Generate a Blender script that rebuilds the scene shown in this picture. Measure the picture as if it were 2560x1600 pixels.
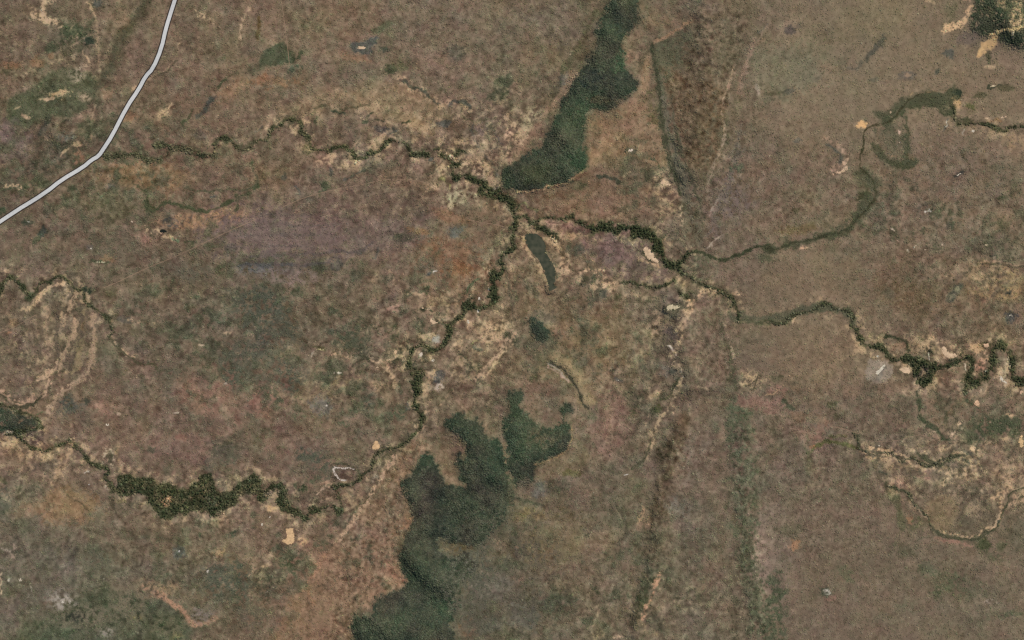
import bpy, math
import numpy as np
from mathutils import Vector

# ---------------------------------------------------------------- camera, sky, sun, exposure
for o in list(bpy.data.objects):
    bpy.data.objects.remove(o, do_unlink=True)
scene = bpy.context.scene
COL = scene.collection
M_PX = 2.5                      # metres of ground per map unit
W_PX, H_PX = 2560.0, 1600.0
ALT = 14000.0
cam_d = bpy.data.cameras.new('camera')
cam_d.sensor_fit = 'HORIZONTAL'
cam_d.sensor_width = 36.0
cam_d.lens = 36.0 * ALT / (W_PX * M_PX)
cam_d.clip_start = 10.0
cam_d.clip_end = 120000.0
cam = bpy.data.objects.new('camera', cam_d)
cam.location = (0, 0, ALT)
cam.rotation_euler = (0, 0, 0)
COL.objects.link(cam)
scene.camera = cam

SUN_EL, SUN_AZ = math.radians(45), math.radians(42)     # azimuth clockwise from north (+Y)
world = bpy.data.worlds.new('World')
scene.world = world
world.use_nodes = True
wn, wl = world.node_tree.nodes, world.node_tree.links
sky = wn.new('ShaderNodeTexSky')
sky.sky_type = 'NISHITA'
sky.sun_disc = False
sky.sun_elevation = SUN_EL
sky.sun_rotation = SUN_AZ
bg = wn['Background']
bg.inputs['Strength'].default_value = 0.10
wl.new(sky.outputs['Color'], bg.inputs['Color'])
sun_d = bpy.data.lights.new('sun', 'SUN')
sun_d.energy = 3.4
sun_d.angle = math.radians(0.5)
sun_d.color = (1.0, 0.96, 0.9)
sun = bpy.data.objects.new('sun', sun_d)
sdir = Vector((math.sin(SUN_AZ) * math.cos(SUN_EL), math.cos(SUN_AZ) * math.cos(SUN_EL), math.sin(SUN_EL)))
sun.rotation_euler = sdir.to_track_quat('Z', 'Y').to_euler()
sun.location = (0, 0, 5000)
COL.objects.link(sun)
scene.view_settings.view_transform = 'Standard'
scene.view_settings.look = 'None'
scene.view_settings.exposure = 0.0
scene.view_settings.gamma = 1.0
scene.view_settings.use_curve_mapping = False
scene.cycles.filter_width = 1.3
scene.cycles.max_bounces = 4
scene.cycles.diffuse_bounces = 2
scene.cycles.use_denoising = False
scene.cycles.use_adaptive_sampling = False

# ---------------------------------------------------------------- survey of the land, with grey cloud haze painted into its colours, map units of 2.5 m
PAL = dict(TAN=(168,143,113), PTAN=(148,125,100), PINK=(138,110,97), RUST=(138,105,80), OLV=(92,87,65),
           GRN=(78,85,63), DGRN=(58,67,54), RIP=(53,59,41), GRY=(110,102,94), SLATE=(86,87,80), CREAM=(208,188,160),
           WHITE=(206,200,186), YEL=(184,174,128))
SURVEY = r"""
# --- broad zones
Q0 G .5 40 140,119,91 : 1230,570 1500,430 1850,380 2050,480 2080,540 1950,620 1850,570 1700,520 1450,540 1280,620
Q0 B 1100 830 380 100 0 112,92,74 .5
Q0 B 620 850 170 60 10 128,101,73 .5
Q0 B* 1000 1040 320 40 -4 146,113,88 .5
Q0 B 560 960 160 80 0 97,93,72 .5
Q0 G* .5 30 92,83,69 : 0,900 100,880 240,860 380,760 450,700 560,640 330,640 180,700 60,800
Q0 L 50 88,80,62 .5 : 700,0 650,90 590,180 560,300 500,380
Q0 B 1600 1080 520 130 5 113,97,88 .6
Q0 B 1350 1230 240 40 3 96,88,84 .5
Q0 B 2150 1250 200 110 10 130,100,76 .45
Q0 B* 1230 1450 170 90 0 84,86,71 .6
Q1 B 1300 330 190 120 0 113,109,89 .65
Q1 G .6 20 108,96,76 : 665,200 840,110 1000,30 1080,0 1130,100 1100,250 1040,350 820,380 720,440 690,370
Q1 B* 1850 1340 230 130 0 104,86,68 .6
Q1 B* 2000 850 350 250 0 115,101,87 .35
Q1 B* 2300 1290 190 70 0 146,120,88 .5
Q1 B* 720 920 60 140 0 158,135,104 .55
Q1 B 480 960 220 70 0 125,101,81 .5
Q1 B* 460 1180 180 80 10 116,92,88 .6
Q1 B* 990 960 110 170 10 112,96,88 .5
Q1 B 1450 850 250 200 0 120,104,84 .4
Q2 B 1000 480 220 130 0 124,103,87 .5
Q2 B 900 600 170 60 0 124,103,91 .5
Q2 B* 1250 200 160 110 0 86,86,71 .6
Q2 B* 1180 300 90 70 0 86,86,71 .5
Q2 B* 1500 300 380 150 0 132,114,88 .35
Q2 G .8 22 134,106,83 : 2050,560 1920,720 1900,780 1930,900 1920,960 1890,1180 1930,1230 1770,1300 1680,1390 1700,1560 1250,1560 1380,1330 1480,1200 1600,1050 1740,840 1850,640
Q2 B 300 860 150 70 0 136,111,83 .6
Q2 B 150 1150 210 160 0 106,98,86 .5
Q2 B* 1050 1220 130 90 0 84,86,72 .6
Q2 B* 1200 1350 110 80 0 95,85,69 .5
Q2 B* 1360 1120 70 60 0 86,88,67 .5
Q2 B* 2330 60 90 80 0 158,133,104 .6
Q3 B 200 1050 180 130 0 119,107,81 .5
Q3 B 450 480 100 140 0 129,105,92 .6
Q3 B 1240 1100 80 260 0 123,107,95 .5
Q3 B 900 1000 140 320 0 114,102,87 .4
Q3 B 1500 250 270 160 0 121,104,84 .6
Q3 B 300 230 220 140 0 128,110,83 .5
Q3 L 70 92,79,63 .75 : 800,470 760,560 730,680 740,790
Q3 L 60 96,85,67 .6 : 690,880 650,1000 640,1100
Q3 L 40 76,75,57 .7 : 640,1200 630,1300 600,1390
Q3 L* 100 88,90,70 .65 : 1060,430 1080,560 1100,750 1110,900 1120,1080 1160,1250 1180,1540
Q3 L 26 96,98,67 .5 : 1390,560 1400,650
Q3 G* .4 30 100,95,78 : 820,0 1000,0 1060,300 1040,380 850,340 810,150
Q3 B* 920 180 110 170 0 110,91,77 .5
# --- tile 00
00 G .75 30 80,86,63 : 60,700 250,620 420,470 560,500 700,560 690,680 600,780 560,830 400,830 300,870 200,900 90,900 50,820
00 B 450 660 62 36 0 182,154,114 .95
00 B 350 705 60 13 0 TAN .8
00 B 185 835 36 22 0 TAN .85
00 B* 550 540 70 55 0 156,140,118 .7
00 B* 610 690 55 45 0 150,132,106 .7
00 B* 300 650 60 70 0 136,118,96 .5
00 B* 430 560 150 110 0 126,114,90 .5
00 B 120 770 32 11 0 TAN .6
00 B 560 240 120 80 -20 GRN .75
00 B 645 290 48 32 0 DGRN .9
00 B 380 340 60 30 0 GRN .5
00 B 530 350 90 50 0 OLV .5
00 L* 34 TAN .75 : 190,70 260,100 320,130 330,160 400,150 440,190 540,230
00 L* 26 TAN .6 : 320,0 310,60 325,110
00 B* 360 20 55 32 0 TAN .6
00 B* 220 80 45 35 0 PTAN .7
00 B 700 40 36 42 0 SLATE .7
00 L 12 TAN .7 : 630,20 660,60 690,120
00 L 14 TAN .8 : 600,370 630,420 640,450
00 L 16 PTAN .55 : 680,90 700,170 705,420 715,520 700,620 690,700 670,800 655,900 660,1010
00 L 66 OLV .45 : 1040,20 960,130 880,230 820,330 800,480 720,560 690,640 690,700
00 B 285 450 60 50 0 RUST .55
00 B 90 465 75 26 0 RUST .55
00 B 370 395 20 18 0 RUST .5
00 B 280 490 45 15 0 86,80,66 .6
00 B 40 510 40 20 0 OLV .5
00 L 38 74,74,64 .8 : 345,840 320,890 280,960
00 B 100 1000 140 150 0 106,95,90 .5
00 B* 450 1050 170 130 0 80,76,62 .6
00 B* 250 1180 230 80 -20 84,79,66 .6
00 B* 480 960 60 40 0 104,102,94 .6
00 L 16 GRN .8 : 0,1340 60,1345 110,1340 150,1320 200,1330
00 B 140 1370 52 36 0 OLV .75
00 B 15 1490 34 32 0 GRN .8
00 L* 20 TAN .6 : 20,1330 90,1310 150,1330
00 B 460 1080 32 15 -40 TAN .6
00 B 560 1020 34 14 0 TAN .6
00 B 570 1130 36 56 0 134,102,84 .7
00 L 10 PTAN .6 : 1260,90 1280,300 1255,420 1180,490 1100,540 1020,590
00 L 9 OLV .7 : 1265,430 1190,500
00 B 950 635 42 20 -30 TAN .6
00 B* 1190 790 85 34 -30 TAN .75
00 B 920 830 52 40 0 RUST .5
00 B 760 660 45 42 0 RUST .35
00 B 1650 640 130 70 -30 134,106,82 .5
00 B* 1430 110 70 22 40 TAN .6
00 B 1740 120 40 160 20 134,116,92 .5
00 B 1320 200 70 120 0 104,92,76 .4
00 L 34 78,80,74 .88 : 1515,700 1480,750 1430,810 1400,840
00 L 20 66,76,50 .88 : 1370,790 1340,830 1295,885
00 L 15 80,86,62 .8 : 1610,560 1570,590 1550,630
00 L 6 OLV .6 : 1690,520 1600,560
00 B 1040 905 17 16 0 SLATE .8
00 L 10 OLV .7 : 920,1005 965,990
00 B 1420 960 40 34 0 GRY .6
00 L 26 OLV .8 : 720,1110 800,1100 840,1095
00 L 24 OLV .7 : 760,1200 850,1205 930,1190
00 R nw 15 : 1010,1130 1060,1150 1120,1140 1190,1110 1200,1070 1240,1055 1310,1045 1370,1050 1420,1100 1470,1105 1520,1090 1530,1050
00 R nw 12 : 1560,985 1620,985 1660,1000 1690,1050 1720,1075 1760,1050 1816,1000
00 L 13 76,78,54 .8 : 880,1250 950,1290 1000,1340 1050,1360 1045,1420 1060,1470 1120,1500 1150,1450
00 L 12 76,78,56 .7 : 1150,1440 1260,1440 1330,1480 1450,1510
00 L 12 76,78,56 .7 : 1690,1380 1680,1420 1650,1470
00 B 1690 1480 25 22 0 OLV .7
00 B 1620 1440 26 15 0 OLV .7
00 B 1790 1160 20 40 0 GRN .7
00 B 800 1335 32 26 0 SLATE .75
00 B 1005 1265 16 9 0 SLATE .7
00 B 1245 1290 20 9 0 GRN .8
00 B 1515 1395 32 14 0 SLATE .8
00 B 1100 1230 220 80 10 130,104,77 .45
00 L 10 OLV .6 : 920,1060 990,1070
00 B 1700 1490 120 40 0 138,108,88 .4
00 B 830 1490 170 80 0 OLV .4
00 B 1330 900 200 150 0 116,96,76 .3
# --- tile 10
10 T : 185,20 205,160 225,320 240,460
10 G .85 18 80,87,65 : 40,450 60,380 110,330 160,310 210,320 260,370 280,420 260,440 200,460 100,490 20,490
10 B 0 500 60 40 0 92,92,72 .5
10 L 20 78,82,60 .85 : 322,385 300,420
10 L* 30 82,84,66 .8 : 240,510 290,470 330,480
10 B 130 590 150 50 0 140,105,77 .6
10 L 20 104,84,54 .7 : 20,130 20,280
10 G .95 6 90,92,85 : 680,320 700,305 750,310 800,285 840,265 880,255 850,300 810,330 825,360 815,380 760,390 710,380 680,350
10 E cream 750 342 32 13 0 210,190,160
10 L 46 92,94,70 .6 : 930,170 860,220
10 B 920 345 52 26 0 82,86,72 .75
10 B 1410 370 75 62 0 98,92,80 .65
10 B 1250 210 28 26 0 96,88,70 .5
10 B 700 420 90 30 10 RUST .4
10 B* 1040 500 80 90 0 140,124,96 .55
10 B 960 490 44 36 0 GRN .65
10 B* 1050 470 70 70 0 OLV .6
10 L* 52 TAN .6 : 1040,570 1080,590 1100,640 1150,630 1200,655 1240,690 1270,730 1310,750
10 L 20 82,84,72 .85 : 1040,570 1080,590 1100,640 1150,630 1200,655 1240,690 1270,730 1310,750
10 L* 40 PTAN .6 : 1310,750 1370,740 1400,720 1440,740 1460,710 1490,740 1520,770
10 L 20 88,88,80 .75 : 1370,740 1400,720 1440,740 1460,710 1490,740 1520,770
10 B 950 720 300 120 10 140,121,94 .6
10 B 1150 900 100 60 20 152,128,98 .6
10 B 800 600 120 60 0 132,115,92 .3
10 G .8 22 80,86,65 : 1816,510 1750,540 1700,580 1680,650 1640,690 1690,740 1760,750 1790,640 1816,600
10 L 20 OLV .6 : 420,790 470,745 520,760 550,795 620,800 640,770 700,760 800,750
10 L 11 DGRN .75 : 530,790 600,800 640,810
10 L 18 70,74,56 .75 : 780,870 800,830 830,800
10 B 770 870 30 18 0 GRN .7
10 L 15 70,74,56 .75 : 850,850 920,860
10 L 20 66,72,50 .85 : 1040,880 1085,865
10 B 880 915 52 20 0 92,88,80 .6
10 B 960 925 52 20 0 92,88,80 .6
10 B 1330 890 52 18 -10 92,92,86 .7
10 B 740 965 20 24 0 SLATE .7
10 L 14 GRN .7 : 420,860 445,830
10 G* .35 60 108,90,74 : 330,870 700,880 900,1000 720,1040 400,1040
10 R nw 17 : -10,1010 60,1000 110,975 105,920 150,900 200,880 215,845 260,845 310,860 330,900 320,940 360,970 380,1020 410,1062 500,1065 560,1050 610,1040 660,1060 700,1080 710,1110 700,1150 760,1120 810,1090 870,1080 900,1050 920,1010 960,1000 1010,1020 1050,1010 1080,1050 1100,1100 1150,1090 1220,1100 1270,1060 1310,1070 1330,1110 1390,1110 1430,1090 1440,1065 1480,1080
10 L 26 OLV .7 : 370,1020 375,1090
10 R nw 30 : 780,1110 820,1075
10 R nw 24 : 1120,1095 1230,1100
10 R nw 34 : 1320,1100 1400,1130 1430,1170
10 R jn 46 : 1410,1150 1400,1190 1385,1215 1420,1270 1450,1245 1540,1250 1560,1295 1620,1305
10 R jn 60 : 1590,1370 1650,1390 1700,1370 1760,1400 1830,1450
10 L 10 SLATE .6 : 0,940 50,900
10 B* 1560 1180 140 66 10 170,145,115 .85
10 B* 1770 1090 60 90 0 TAN .65
10 B* 1330 1220 40 70 0 TAN .5
10 B* 1440 1400 130 80 0 150,139,110 .7
10 B* 1250 1330 70 44 0 TAN .45
10 B* 1800 960 44 90 0 TAN .65
10 B* 660 1170 110 30 -15 TAN .55
10 B* 500 1140 90 30 -20 TAN .45
10 L* 16 TAN .5 : 800,1060 840,990 850,1040
10 B* 1640 1020 140 120 0 132,115,98 .5
10 L 12 86,84,76 .7 : 1550,1000 1600,1060 1640,1130 1680,1160
10 L 10 86,84,76 .6 : 1650,960 1670,1080
10 L 12 92,86,80 .6 : 1700,950 1740,1030
10 L 14 88,86,78 .6 : 1540,890 1520,930 1545,960
10 B 1600 930 60 40 0 110,97,90 .6
10 L 13 OLV .65 : 1470,810 1500,850 1540,870 1640,850 1700,840
10 L 18 GRY .65 : 1690,1190 1710,1230 1720,1290 1700,1340
10 L 8 GRY .6 : 1816,1120 1780,1125 1740,1140
10 L 30 OLV .6 : 1310,1265 1340,1275 1365,1310 1385,1350
10 L 16 134,128,82 .8 : 1318,1268 1345,1285 1365,1315 1383,1348
10 B 1240 1140 17 12 0 SLATE .7
10 L 16 SLATE .65 : 780,1200 720,1230 630,1275
10 B 495 1300 40 30 0 GRN .6
10 L 20 GRN .75 : 520,1320 450,1370
10 B 520 1220 20 30 0 SLATE .6
10 L 17 SLATE .7 : 285,1320 320,1385
10 B 215 1260 26 20 0 SLATE .5
10 B 385 1420 42 20 0 SLATE .5
10 B 0 1330 16 26 0 GRN .7
10 T : 180,1475 350,1400 500,1360 640,1330 760,1310 900,1275 1010,1275 1100,1280 1180,1290 1240,1310 1280,1340
10 B 600 1440 520 100 0 112,96,82 .5
10 B 240 1490 60 40 0 98,86,74 .5
10 L* 60 132,104,82 .3 : 900,1250 1200,1340
10 B 120 1090 140 80 0 108,94,78 .4
# --- tile 20
20 B 300 150 300 150 0 112,100,89 .45
20 G .8 20 98,90,70 : 720,0 640,100 600,200 610,330 580,390 470,480 420,540 390,640 300,780 260,700 330,560 430,380 540,180 600,60 640,0
20 F n : 720,-40 890,-40 900,80 930,140 860,190 790,270 770,330 790,380 780,440 800,490 860,560 880,640 830,680 750,730 700,800 640,790 560,770 530,850 520,960 520,1100 500,1210 430,1270 330,1310 200,1340 100,1350 0,1340 -60,1300 -75,1240 -40,1190 30,1150 120,1080 230,1060 240,980 300,930 300,850 360,740 390,640 420,540 470,480 580,390 610,330 600,200 640,100
20 B 540 560 90 65 -30 54,62,56 .7
20 B 760 440 45 70 0 62,84,60 .6
20 B 480 1120 60 110 10 54,74,54 .6
20 B 600 720 70 30 0 84,78,60 .6
20 B 170 1230 120 60 -20 66,70,50 .5
20 B 740 160 60 120 0 58,68,58 .5
20 B 780 20 60 60 0 74,78,58 .6
20 L* 36 OLV .7 : 590,90 530,200 460,380 360,500 340,560
20 L 26 SLATE .5 : 345,540 350,600
20 L 60 144,117,95 .6 : 430,520 370,650 290,740 230,820 150,950 60,1060 0,1150
20 B 360 570 30 60 25 GRY .5
20 B* 130 850 130 60 -50 152,140,110 .6
20 B* 30 960 70 80 0 TAN .75
20 G .7 26 138,112,86 : 560,790 700,805 860,690 900,600 930,470 980,380 960,720 1000,850 1060,980 1110,1200 1000,1180 800,1080 620,1150 530,1190 530,950
20 B 700 1050 150 90 -30 146,120,94 .4
20 B* 860 400 80 80 0 128,107,86 .6
20 B 1010 120 110 80 0 126,108,83 .5
20 L 22 142,106,78 .75 : 1040,290 1120,250 1200,190 1290,150
20 G .7 16 88,86,66 : 1000,310 1080,300 1220,250 1200,440 1100,480 1040,520 1010,500 990,400
20 L 18 DGRN .6 : 1000,330 1000,440 1040,560 1060,600
20 L* 62 98,88,62 .6 : 980,620 1000,760 1010,850
20 L 58 104,100,81 .75 : 1070,640 1090,850 1120,1000 1180,1200 1220,1360 1235,1500
20 L 12 70,74,56 .65 : 1050,760 1060,900 1080,1050 1120,1180 1180,1330 1200,1400
20 G .75 40 104,85,64 : 1060,520 1200,560 1450,600 1530,700 1480,850 1460,1050 1440,1180 1330,1220 1250,1200 1180,1080 1130,900 1130,700
20 G .4 60 108,96,76 : 1200,100 1600,60 1640,300 1560,560 1300,560 1200,420
20 B* 1560 350 66 200 10 90,88,68 .5
20 B* 1500 950 60 110 0 88,88,70 .5
20 B* 1370 1250 56 76 0 84,86,70 .6
20 L* 9 TAN .7 : 1580,460 1545,560 1520,640 1470,760 1500,900 1490,1000 1450,1140
20 B 1530 620 13 36 10 158,122,106 .7
20 B 1420 80 60 40 40 128,112,96 .5
20 L 26 136,110,91 .55 : 1780,280 1700,320 1670,420 1610,580 1590,660
20 L 18 96,92,80 .6 : 1816,180 1740,240
20 B 1750 480 80 160 0 124,112,92 .6
20 B 1730 630 14 40 0 146,134,120 .6
20 B 1800 700 34 50 0 102,98,80 .5
20 B 842 1068 34 30 0 100,92,76 .7
20 E pan 842 1068 18 15 0 214,206,194
20 L 10 GRN .75 : 990,1130 1030,1160 1040,1200 1080,1220
20 B* 1050 1270 80 66 0 TAN .55
20 E pan 1066 1298 14 15 0 212,198,176
20 E pan 1106 1312 20 8 10 206,188,160
20 B* 1060 1410 130 90 0 148,124,95 .65
20 L 18 DGRN .6 : 620,1250 700,1260 760,1300
20 B 490 1330 42 32 0 OLV .7
20 B 420 1400 30 20 0 OLV .6
20 L* 10 TAN .5 : 770,1260 840,1230
20 L 11 172,146,108 .8 : 510,1210 440,1270 340,1310 200,1345 100,1360 20,1360
20 B 300 1390 150 24 -15 112,84,66 .4
20 L 22 GRN .7 : 80,1440 150,1480 190,1500
20 L 10 140,130,80 .9 : 80,1440 150,1480 190,1500
20 B 600 1450 300 90 0 126,102,82 .45
20 B 800 1480 60 40 0 OLV .5
20 B* 1600 1380 250 160 0 112,98,86 .5
# --- tile 30
30 B 200 450 300 120 -10 112,107,86 .5
30 B 700 150 350 150 -20 120,110,84 .35
30 B 140 200 95 85 0 134,116,97 .5
30 B 155 210 46 40 0 94,87,80 .75
30 B 225 180 34 22 0 106,96,84 .5
30 L 34 92,88,76 .8 : 820,270 790,310 740,370 690,420
30 L 20 100,94,80 .6 : 560,490 640,490 670,440
30 B 160 645 52 20 -15 92,90,78 .65
30 B 30 670 70 20 -10 OLV .45
30 B 345 565 40 18 0 100,94,80 .4
30 B 985 545 46 36 0 100,95,86 .6
30 B 985 545 25 19 0 140,120,98 .7
30 B 740 580 42 22 0 96,93,78 .6
30 B 800 600 50 20 0 130,114,98 .5
30 B 1280 385 36 34 0 94,94,86 .65
30 B 1190 500 18 32 25 86,88,74 .7
30 F* ne : 1460,-40 1860,-40 1860,350 1700,330 1620,300 1600,260 1520,280 1460,240 1430,200 1450,100
30 B* 1750 90 80 120 0 178,148,112 .75
30 B* 1640 40 50 50 0 160,134,100 .5
30 B* 1540 100 60 40 0 92,88,66 .5
30 L* 34 190,156,120 .95 : 1440,50 1400,130 1360,180 1290,190 1240,225
30 G .95 6 186,151,106 : 1610,250 1600,330 1570,390 1480,430 1500,370 1520,310 1560,270
30 L 16 188,160,114 .9 : 1600,240 1660,215 1720,235 1780,195 1850,215
30 B 1715 260 11 20 0 208,180,146 .9
30 B 1560 420 20 32 0 70,72,52 .7
30 B 1570 475 42 14 -10 TAN .65
30 B 1400 270 85 60 0 110,97,88 .55
30 B 1700 430 130 80 0 126,107,92 .45
30 B 1150 20 60 16 20 TAN .5
30 B 1390 10 34 16 0 160,128,104 .7
30 B 1300 90 70 90 0 100,97,72 .5
30 G .88 9 76,80,58 : 1090,660 1200,650 1250,660 1300,630 1350,630 1370,680 1320,740 1300,800 1290,830 1230,820 1200,760 1100,770 1000,780 960,790 920,820 960,750 1050,700
30 B 1340 660 32 26 0 DGRN .8
30 L 9 130,108,80 .7 : 1120,650 1200,655 1260,650
30 R ne 16 : 1310,760 1310,830 1340,880 1390,890 1450,880 1500,875 1570,890 1620,920 1680,920 1740,905 1860,900
30 B 1390 850 52 30 0 80,80,58 .7
30 L 11 72,69,46 .85 : 1080,670 1000,710 940,770 900,830 850,870 800,890 760,880 710,910 680,960 670,1040 650,1140 650,1210 690,1230 730,1260 750,1320 760,1350
30 L 22 OLV .6 : 920,820 860,880
30 L 6 TAN .6 : 900,850 830,905 770,900
30 L 22 84,84,61 .75 : 975,830 990,950 985,1060 980,1140
30 L 30 86,84,62 .7 : 740,1030 800,1060 830,1120 880,1160 920,1180
30 B 990 1165 72 32 -8 82,85,62 .8
30 L 96 90,88,66 .6 : 660,1230 680,1300 700,1380 700,1450 650,1540
30 B 700 1400 50 40 0 76,78,56 .6
30 B* 665 890 42 28 0 192,152,106 .95
30 B* 1010 680 22 14 0 184,150,110 .85
30 E pan 866 800 8 9 0 196,172,140
30 E pan 926 940 10 18 0 190,164,140
30 E pan 931 1010 7 7 0 212,206,196
30 B 895 1105 14 14 0 166,128,104 .8
30 L 14 SLATE .7 : 1275,855 1245,920
30 L 8 190,184,170 .8 : 1270,865 1256,895
30 E pan 1547 842 14 7 0 206,194,170
30 E pan 1665 832 24 7 -10 196,172,140
30 E pan 1448 932 14 9 0 206,196,176
30 L 8 150,142,128 .8 : 1385,920 1378,955
30 E pan 1590 614 26 6 -15 196,184,150
30 L 16 66,70,54 .8 : 1560,622 1600,630 1640,600
30 B 1350 1240 32 20 -20 82,82,74 .8
30 E pan 1350 1240 18 6 -25 206,202,194
30 B 1490 680 48 18 0 OLV .75
30 B 1680 630 64 26 0 OLV .65
30 B* 1430 770 40 40 0 92,92,60 .7
30 B* 1335 740 36 44 0 160,130,90 .6
30 B 1600 860 42 14 0 134,104,74 .6
30 L* 34 150,124,104 .55 : 400,980 460,1010 520,1070 580,1100 540,1130 510,1170 450,1200
30 L 20 94,90,80 .75 : 410,1030 480,1060 520,1100 510,1150
30 L* 12 180,152,126 .8 : 590,1105 540,1130 540,1170 560,1190 500,1225 440,1250
30 B 205 1000 28 20 0 SLATE .5
30 L 9 92,82,62 .65 : 1345,1050 1400,1140 1440,1210 1500,1290
30 B* 1750 1000 130 60 0 142,120,90 .45
30 B 1640 1410 48 18 -10 OLV .75
30 B* 1150 1460 90 36 -20 92,88,74 .6
30 L 7 206,202,192 .8 : 1110,1510 1145,1498
30 B 190 1490 26 26 -40 OLV .7
30 B* 1400 1350 350 200 0 112,98,82 .4
# --- tile 01
01 B 210 60 52 26 0 78,82,66 .75
01 E pan 208 62 10 5 0 190,190,178
01 B 300 145 38 26 -20 74,78,70 .8
01 B 260 195 16 36 20 GRN .6
01 B* 140 260 50 60 0 OLV .45
01 B* 1500 40 370 50 -6 142,110,85 .55
01 L* 32 TAN .65 : 1050,135 1120,110 1150,150 1200,170 1230,190
01 B 1210 60 42 36 0 SLATE .65
01 W 1160 128 24 15 10
01 L 16 106,122,92 .9 : 1222,182 1268,206
01 B* 1050 180 90 50 10 146,114,98 .65
01 L 12 GRN .7 : 1320,210 1400,205
01 T : 1816,45 1530,175 1270,300 1060,380 860,480 740,530
01 T : 270,720 110,810 -60,875
01 B 105 770 34 30 0 142,112,86 .5
01 B 80 842 26 13 -20 150,110,84 .6
01 B 1650 260 48 36 0 90,87,74 .65
01 E pan 940 62 8 8 0 180,164,140
01 B 650 250 26 20 0 GRY .6
01 E pan 650 251 6 6 0 200,196,188
01 L 20 GRN .7 : 660,340 760,345
01 E pan 716 348 40 6 2 186,182,150
01 B 780 320 50 30 0 146,116,86 .5
01 B 0 365 18 10 0 WHITE .7
01 R wl 22 : -40,600 0,560 30,500 60,450 100,450 120,490 160,520 200,560 240,590 270,550
01 R wl 12 : 270,550 290,490 320,480 360,490 400,450 440,440 490,480 520,520 540,545 600,540
01 B 640 548 42 25 0 DGRN .85
01 B 230 585 40 24 -20 GRN .7
01 R wl 14 : 600,575 620,640 670,670 710,700 740,720 780,750 790,800 820,830 800,860 780,885
01 L 11 OLV .7 : 790,890 810,920 830,950 900,990 940,1040 1000,1080 1090,1070 1130,1110 1200,1120
01 L* 12 TAN .5 : 820,910 840,945 910,980 950,1030
01 L* 30 TAN .75 : 470,510 400,500 340,530 300,580 270,620 250,660
01 B* 200 675 66 20 -6 TAN .75
01 B* 50 420 62 24 0 TAN .55
01 L* 30 156,131,104 .7 : 500,570 470,640 450,700 440,780
01 L* 24 156,131,104 .7 : 500,690 550,780 550,820 510,890 480,960 450,1010
01 L 20 94,84,68 .6 : 575,700 570,820 530,900 500,930
01 L 34 130,110,80 .6 : 600,700 590,820 570,940 560,1100
01 B 540 650 50 60 0 108,90,74 .55
01 L* 36 150,127,103 .6 : 660,730 665,850 670,950 655,1070 610,1170
01 L* 18 TAN .75 : 410,1040 405,1090 350,1130 280,1170
01 L* 16 TAN .65 : 345,1140 355,1220 320,1290 260,1340
01 L 20 OLV .6 : 360,1135 440,1125 500,1120
01 B 480 1050 60 70 0 104,90,75 .55
01 L* 30 148,124,96 .6 : 570,1110 480,1135
01 L* 20 154,124,104 .75 : 0,1240 60,1280 100,1330 160,1340 220,1320 240,1280
01 L 14 78,74,56 .8 : 0,1255 20,1270 80,1325 150,1355 210,1355 280,1330
01 B 420 890 26 40 0 PTAN .65
01 B* 480 620 60 80 0 108,94,80 .3
01 L* 36 154,129,106 .65 : 560,1190 480,1220 430,1270 390,1340 340,1400
01 L 8 96,106,76 .8 : 270,1420 340,1412
01 L* 28 146,114,96 .75 : -20,1320 100,1360 190,1390 240,1420
01 F* w : -40,1365 80,1372 160,1412 240,1442 285,1470 297,1520 290,1560 140,1560 60,1540 -40,1530
01 R sw 14 : -20,1355 80,1368 160,1408 240,1438 288,1470 295,1512
01 B 880 750 42 26 0 SLATE .5
01 B 880 900 50 56 0 96,84,72 .7
01 B 1020 955 46 50 0 96,84,74 .7
01 B* 480 1320 60 60 0 84,86,78 .65
01 B 505 1385 26 22 0 GRN .7
01 B 620 1325 27 25 0 78,80,68 .75
01 B 1440 1220 42 36 0 82,82,72 .65
01 B 1310 1235 24 20 0 OLV .6
01 B 1470 1310 26 20 0 SLATE .6
01 B 780 560 52 36 0 OLV .5
01 B 1370 665 44 18 0 OLV .5
01 B 760 1000 110 90 0 100,96,75 .55
01 B 1050 820 100 70 0 102,96,78 .45
01 B* 1700 1130 130 100 0 84,86,70 .7
01 B* 1560 1050 110 60 0 94,92,74 .5
01 B* 1770 720 60 110 0 88,86,76 .5
01 B* 1360 600 300 120 0 114,100,80 .3
01 B 1500 1290 240 120 8 134,106,90 .55
01 B 740 1380 70 40 0 140,112,96 .5
01 B 1700 480 110 60 0 120,104,94 .5
01 E pan 766 1498 13 10 0 208,200,190
01 B 1615 1212 16 13 0 176,160,146 .7
01 B 1260 1413 20 6 0 186,176,160 .7
01 B 1430 925 26 11 0 166,140,122 .7
01 B 855 1435 12 10 0 170,150,132 .6
01 B* 1600 850 52 15 0 PTAN .6
01 B* 1770 870 44 30 0 PTAN .6
01 L* 10 PTAN .5 : 900,750 1000,770 1100,785 1200,765
01 B* 1150 80 170 40 0 134,108,86 .4
01 B 250 850 160 160 0 108,95,80 .3
# --- tile 11
11 B 300 120 380 120 8 114,98,88 .5
11 B 20 410 34 26 0 112,112,114 .6
11 B* 200 400 80 34 0 84,84,78 .6
11 B* 350 420 90 44 0 86,82,70 .5
11 B 450 380 200 16 6 92,84,74 .45
11 B 560 370 56 32 0 86,84,76 .5
11 L 20 SLATE .6 : 840,320 870,250
11 B 1400 280 220 140 10 132,100,75 .45
11 B 1420 380 120 50 10 136,97,68 .5
11 B 1150 130 90 25 10 142,108,74 .5
11 B 1380 30 130 40 15 138,107,82 .5
11 B* 1040 175 95 26 0 84,80,64 .65
11 B* 640 200 200 70 0 112,96,88 .4
11 B 1430 130 62 50 0 106,103,96 .75
11 B 1240 415 44 14 -10 84,84,80 .8
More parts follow.
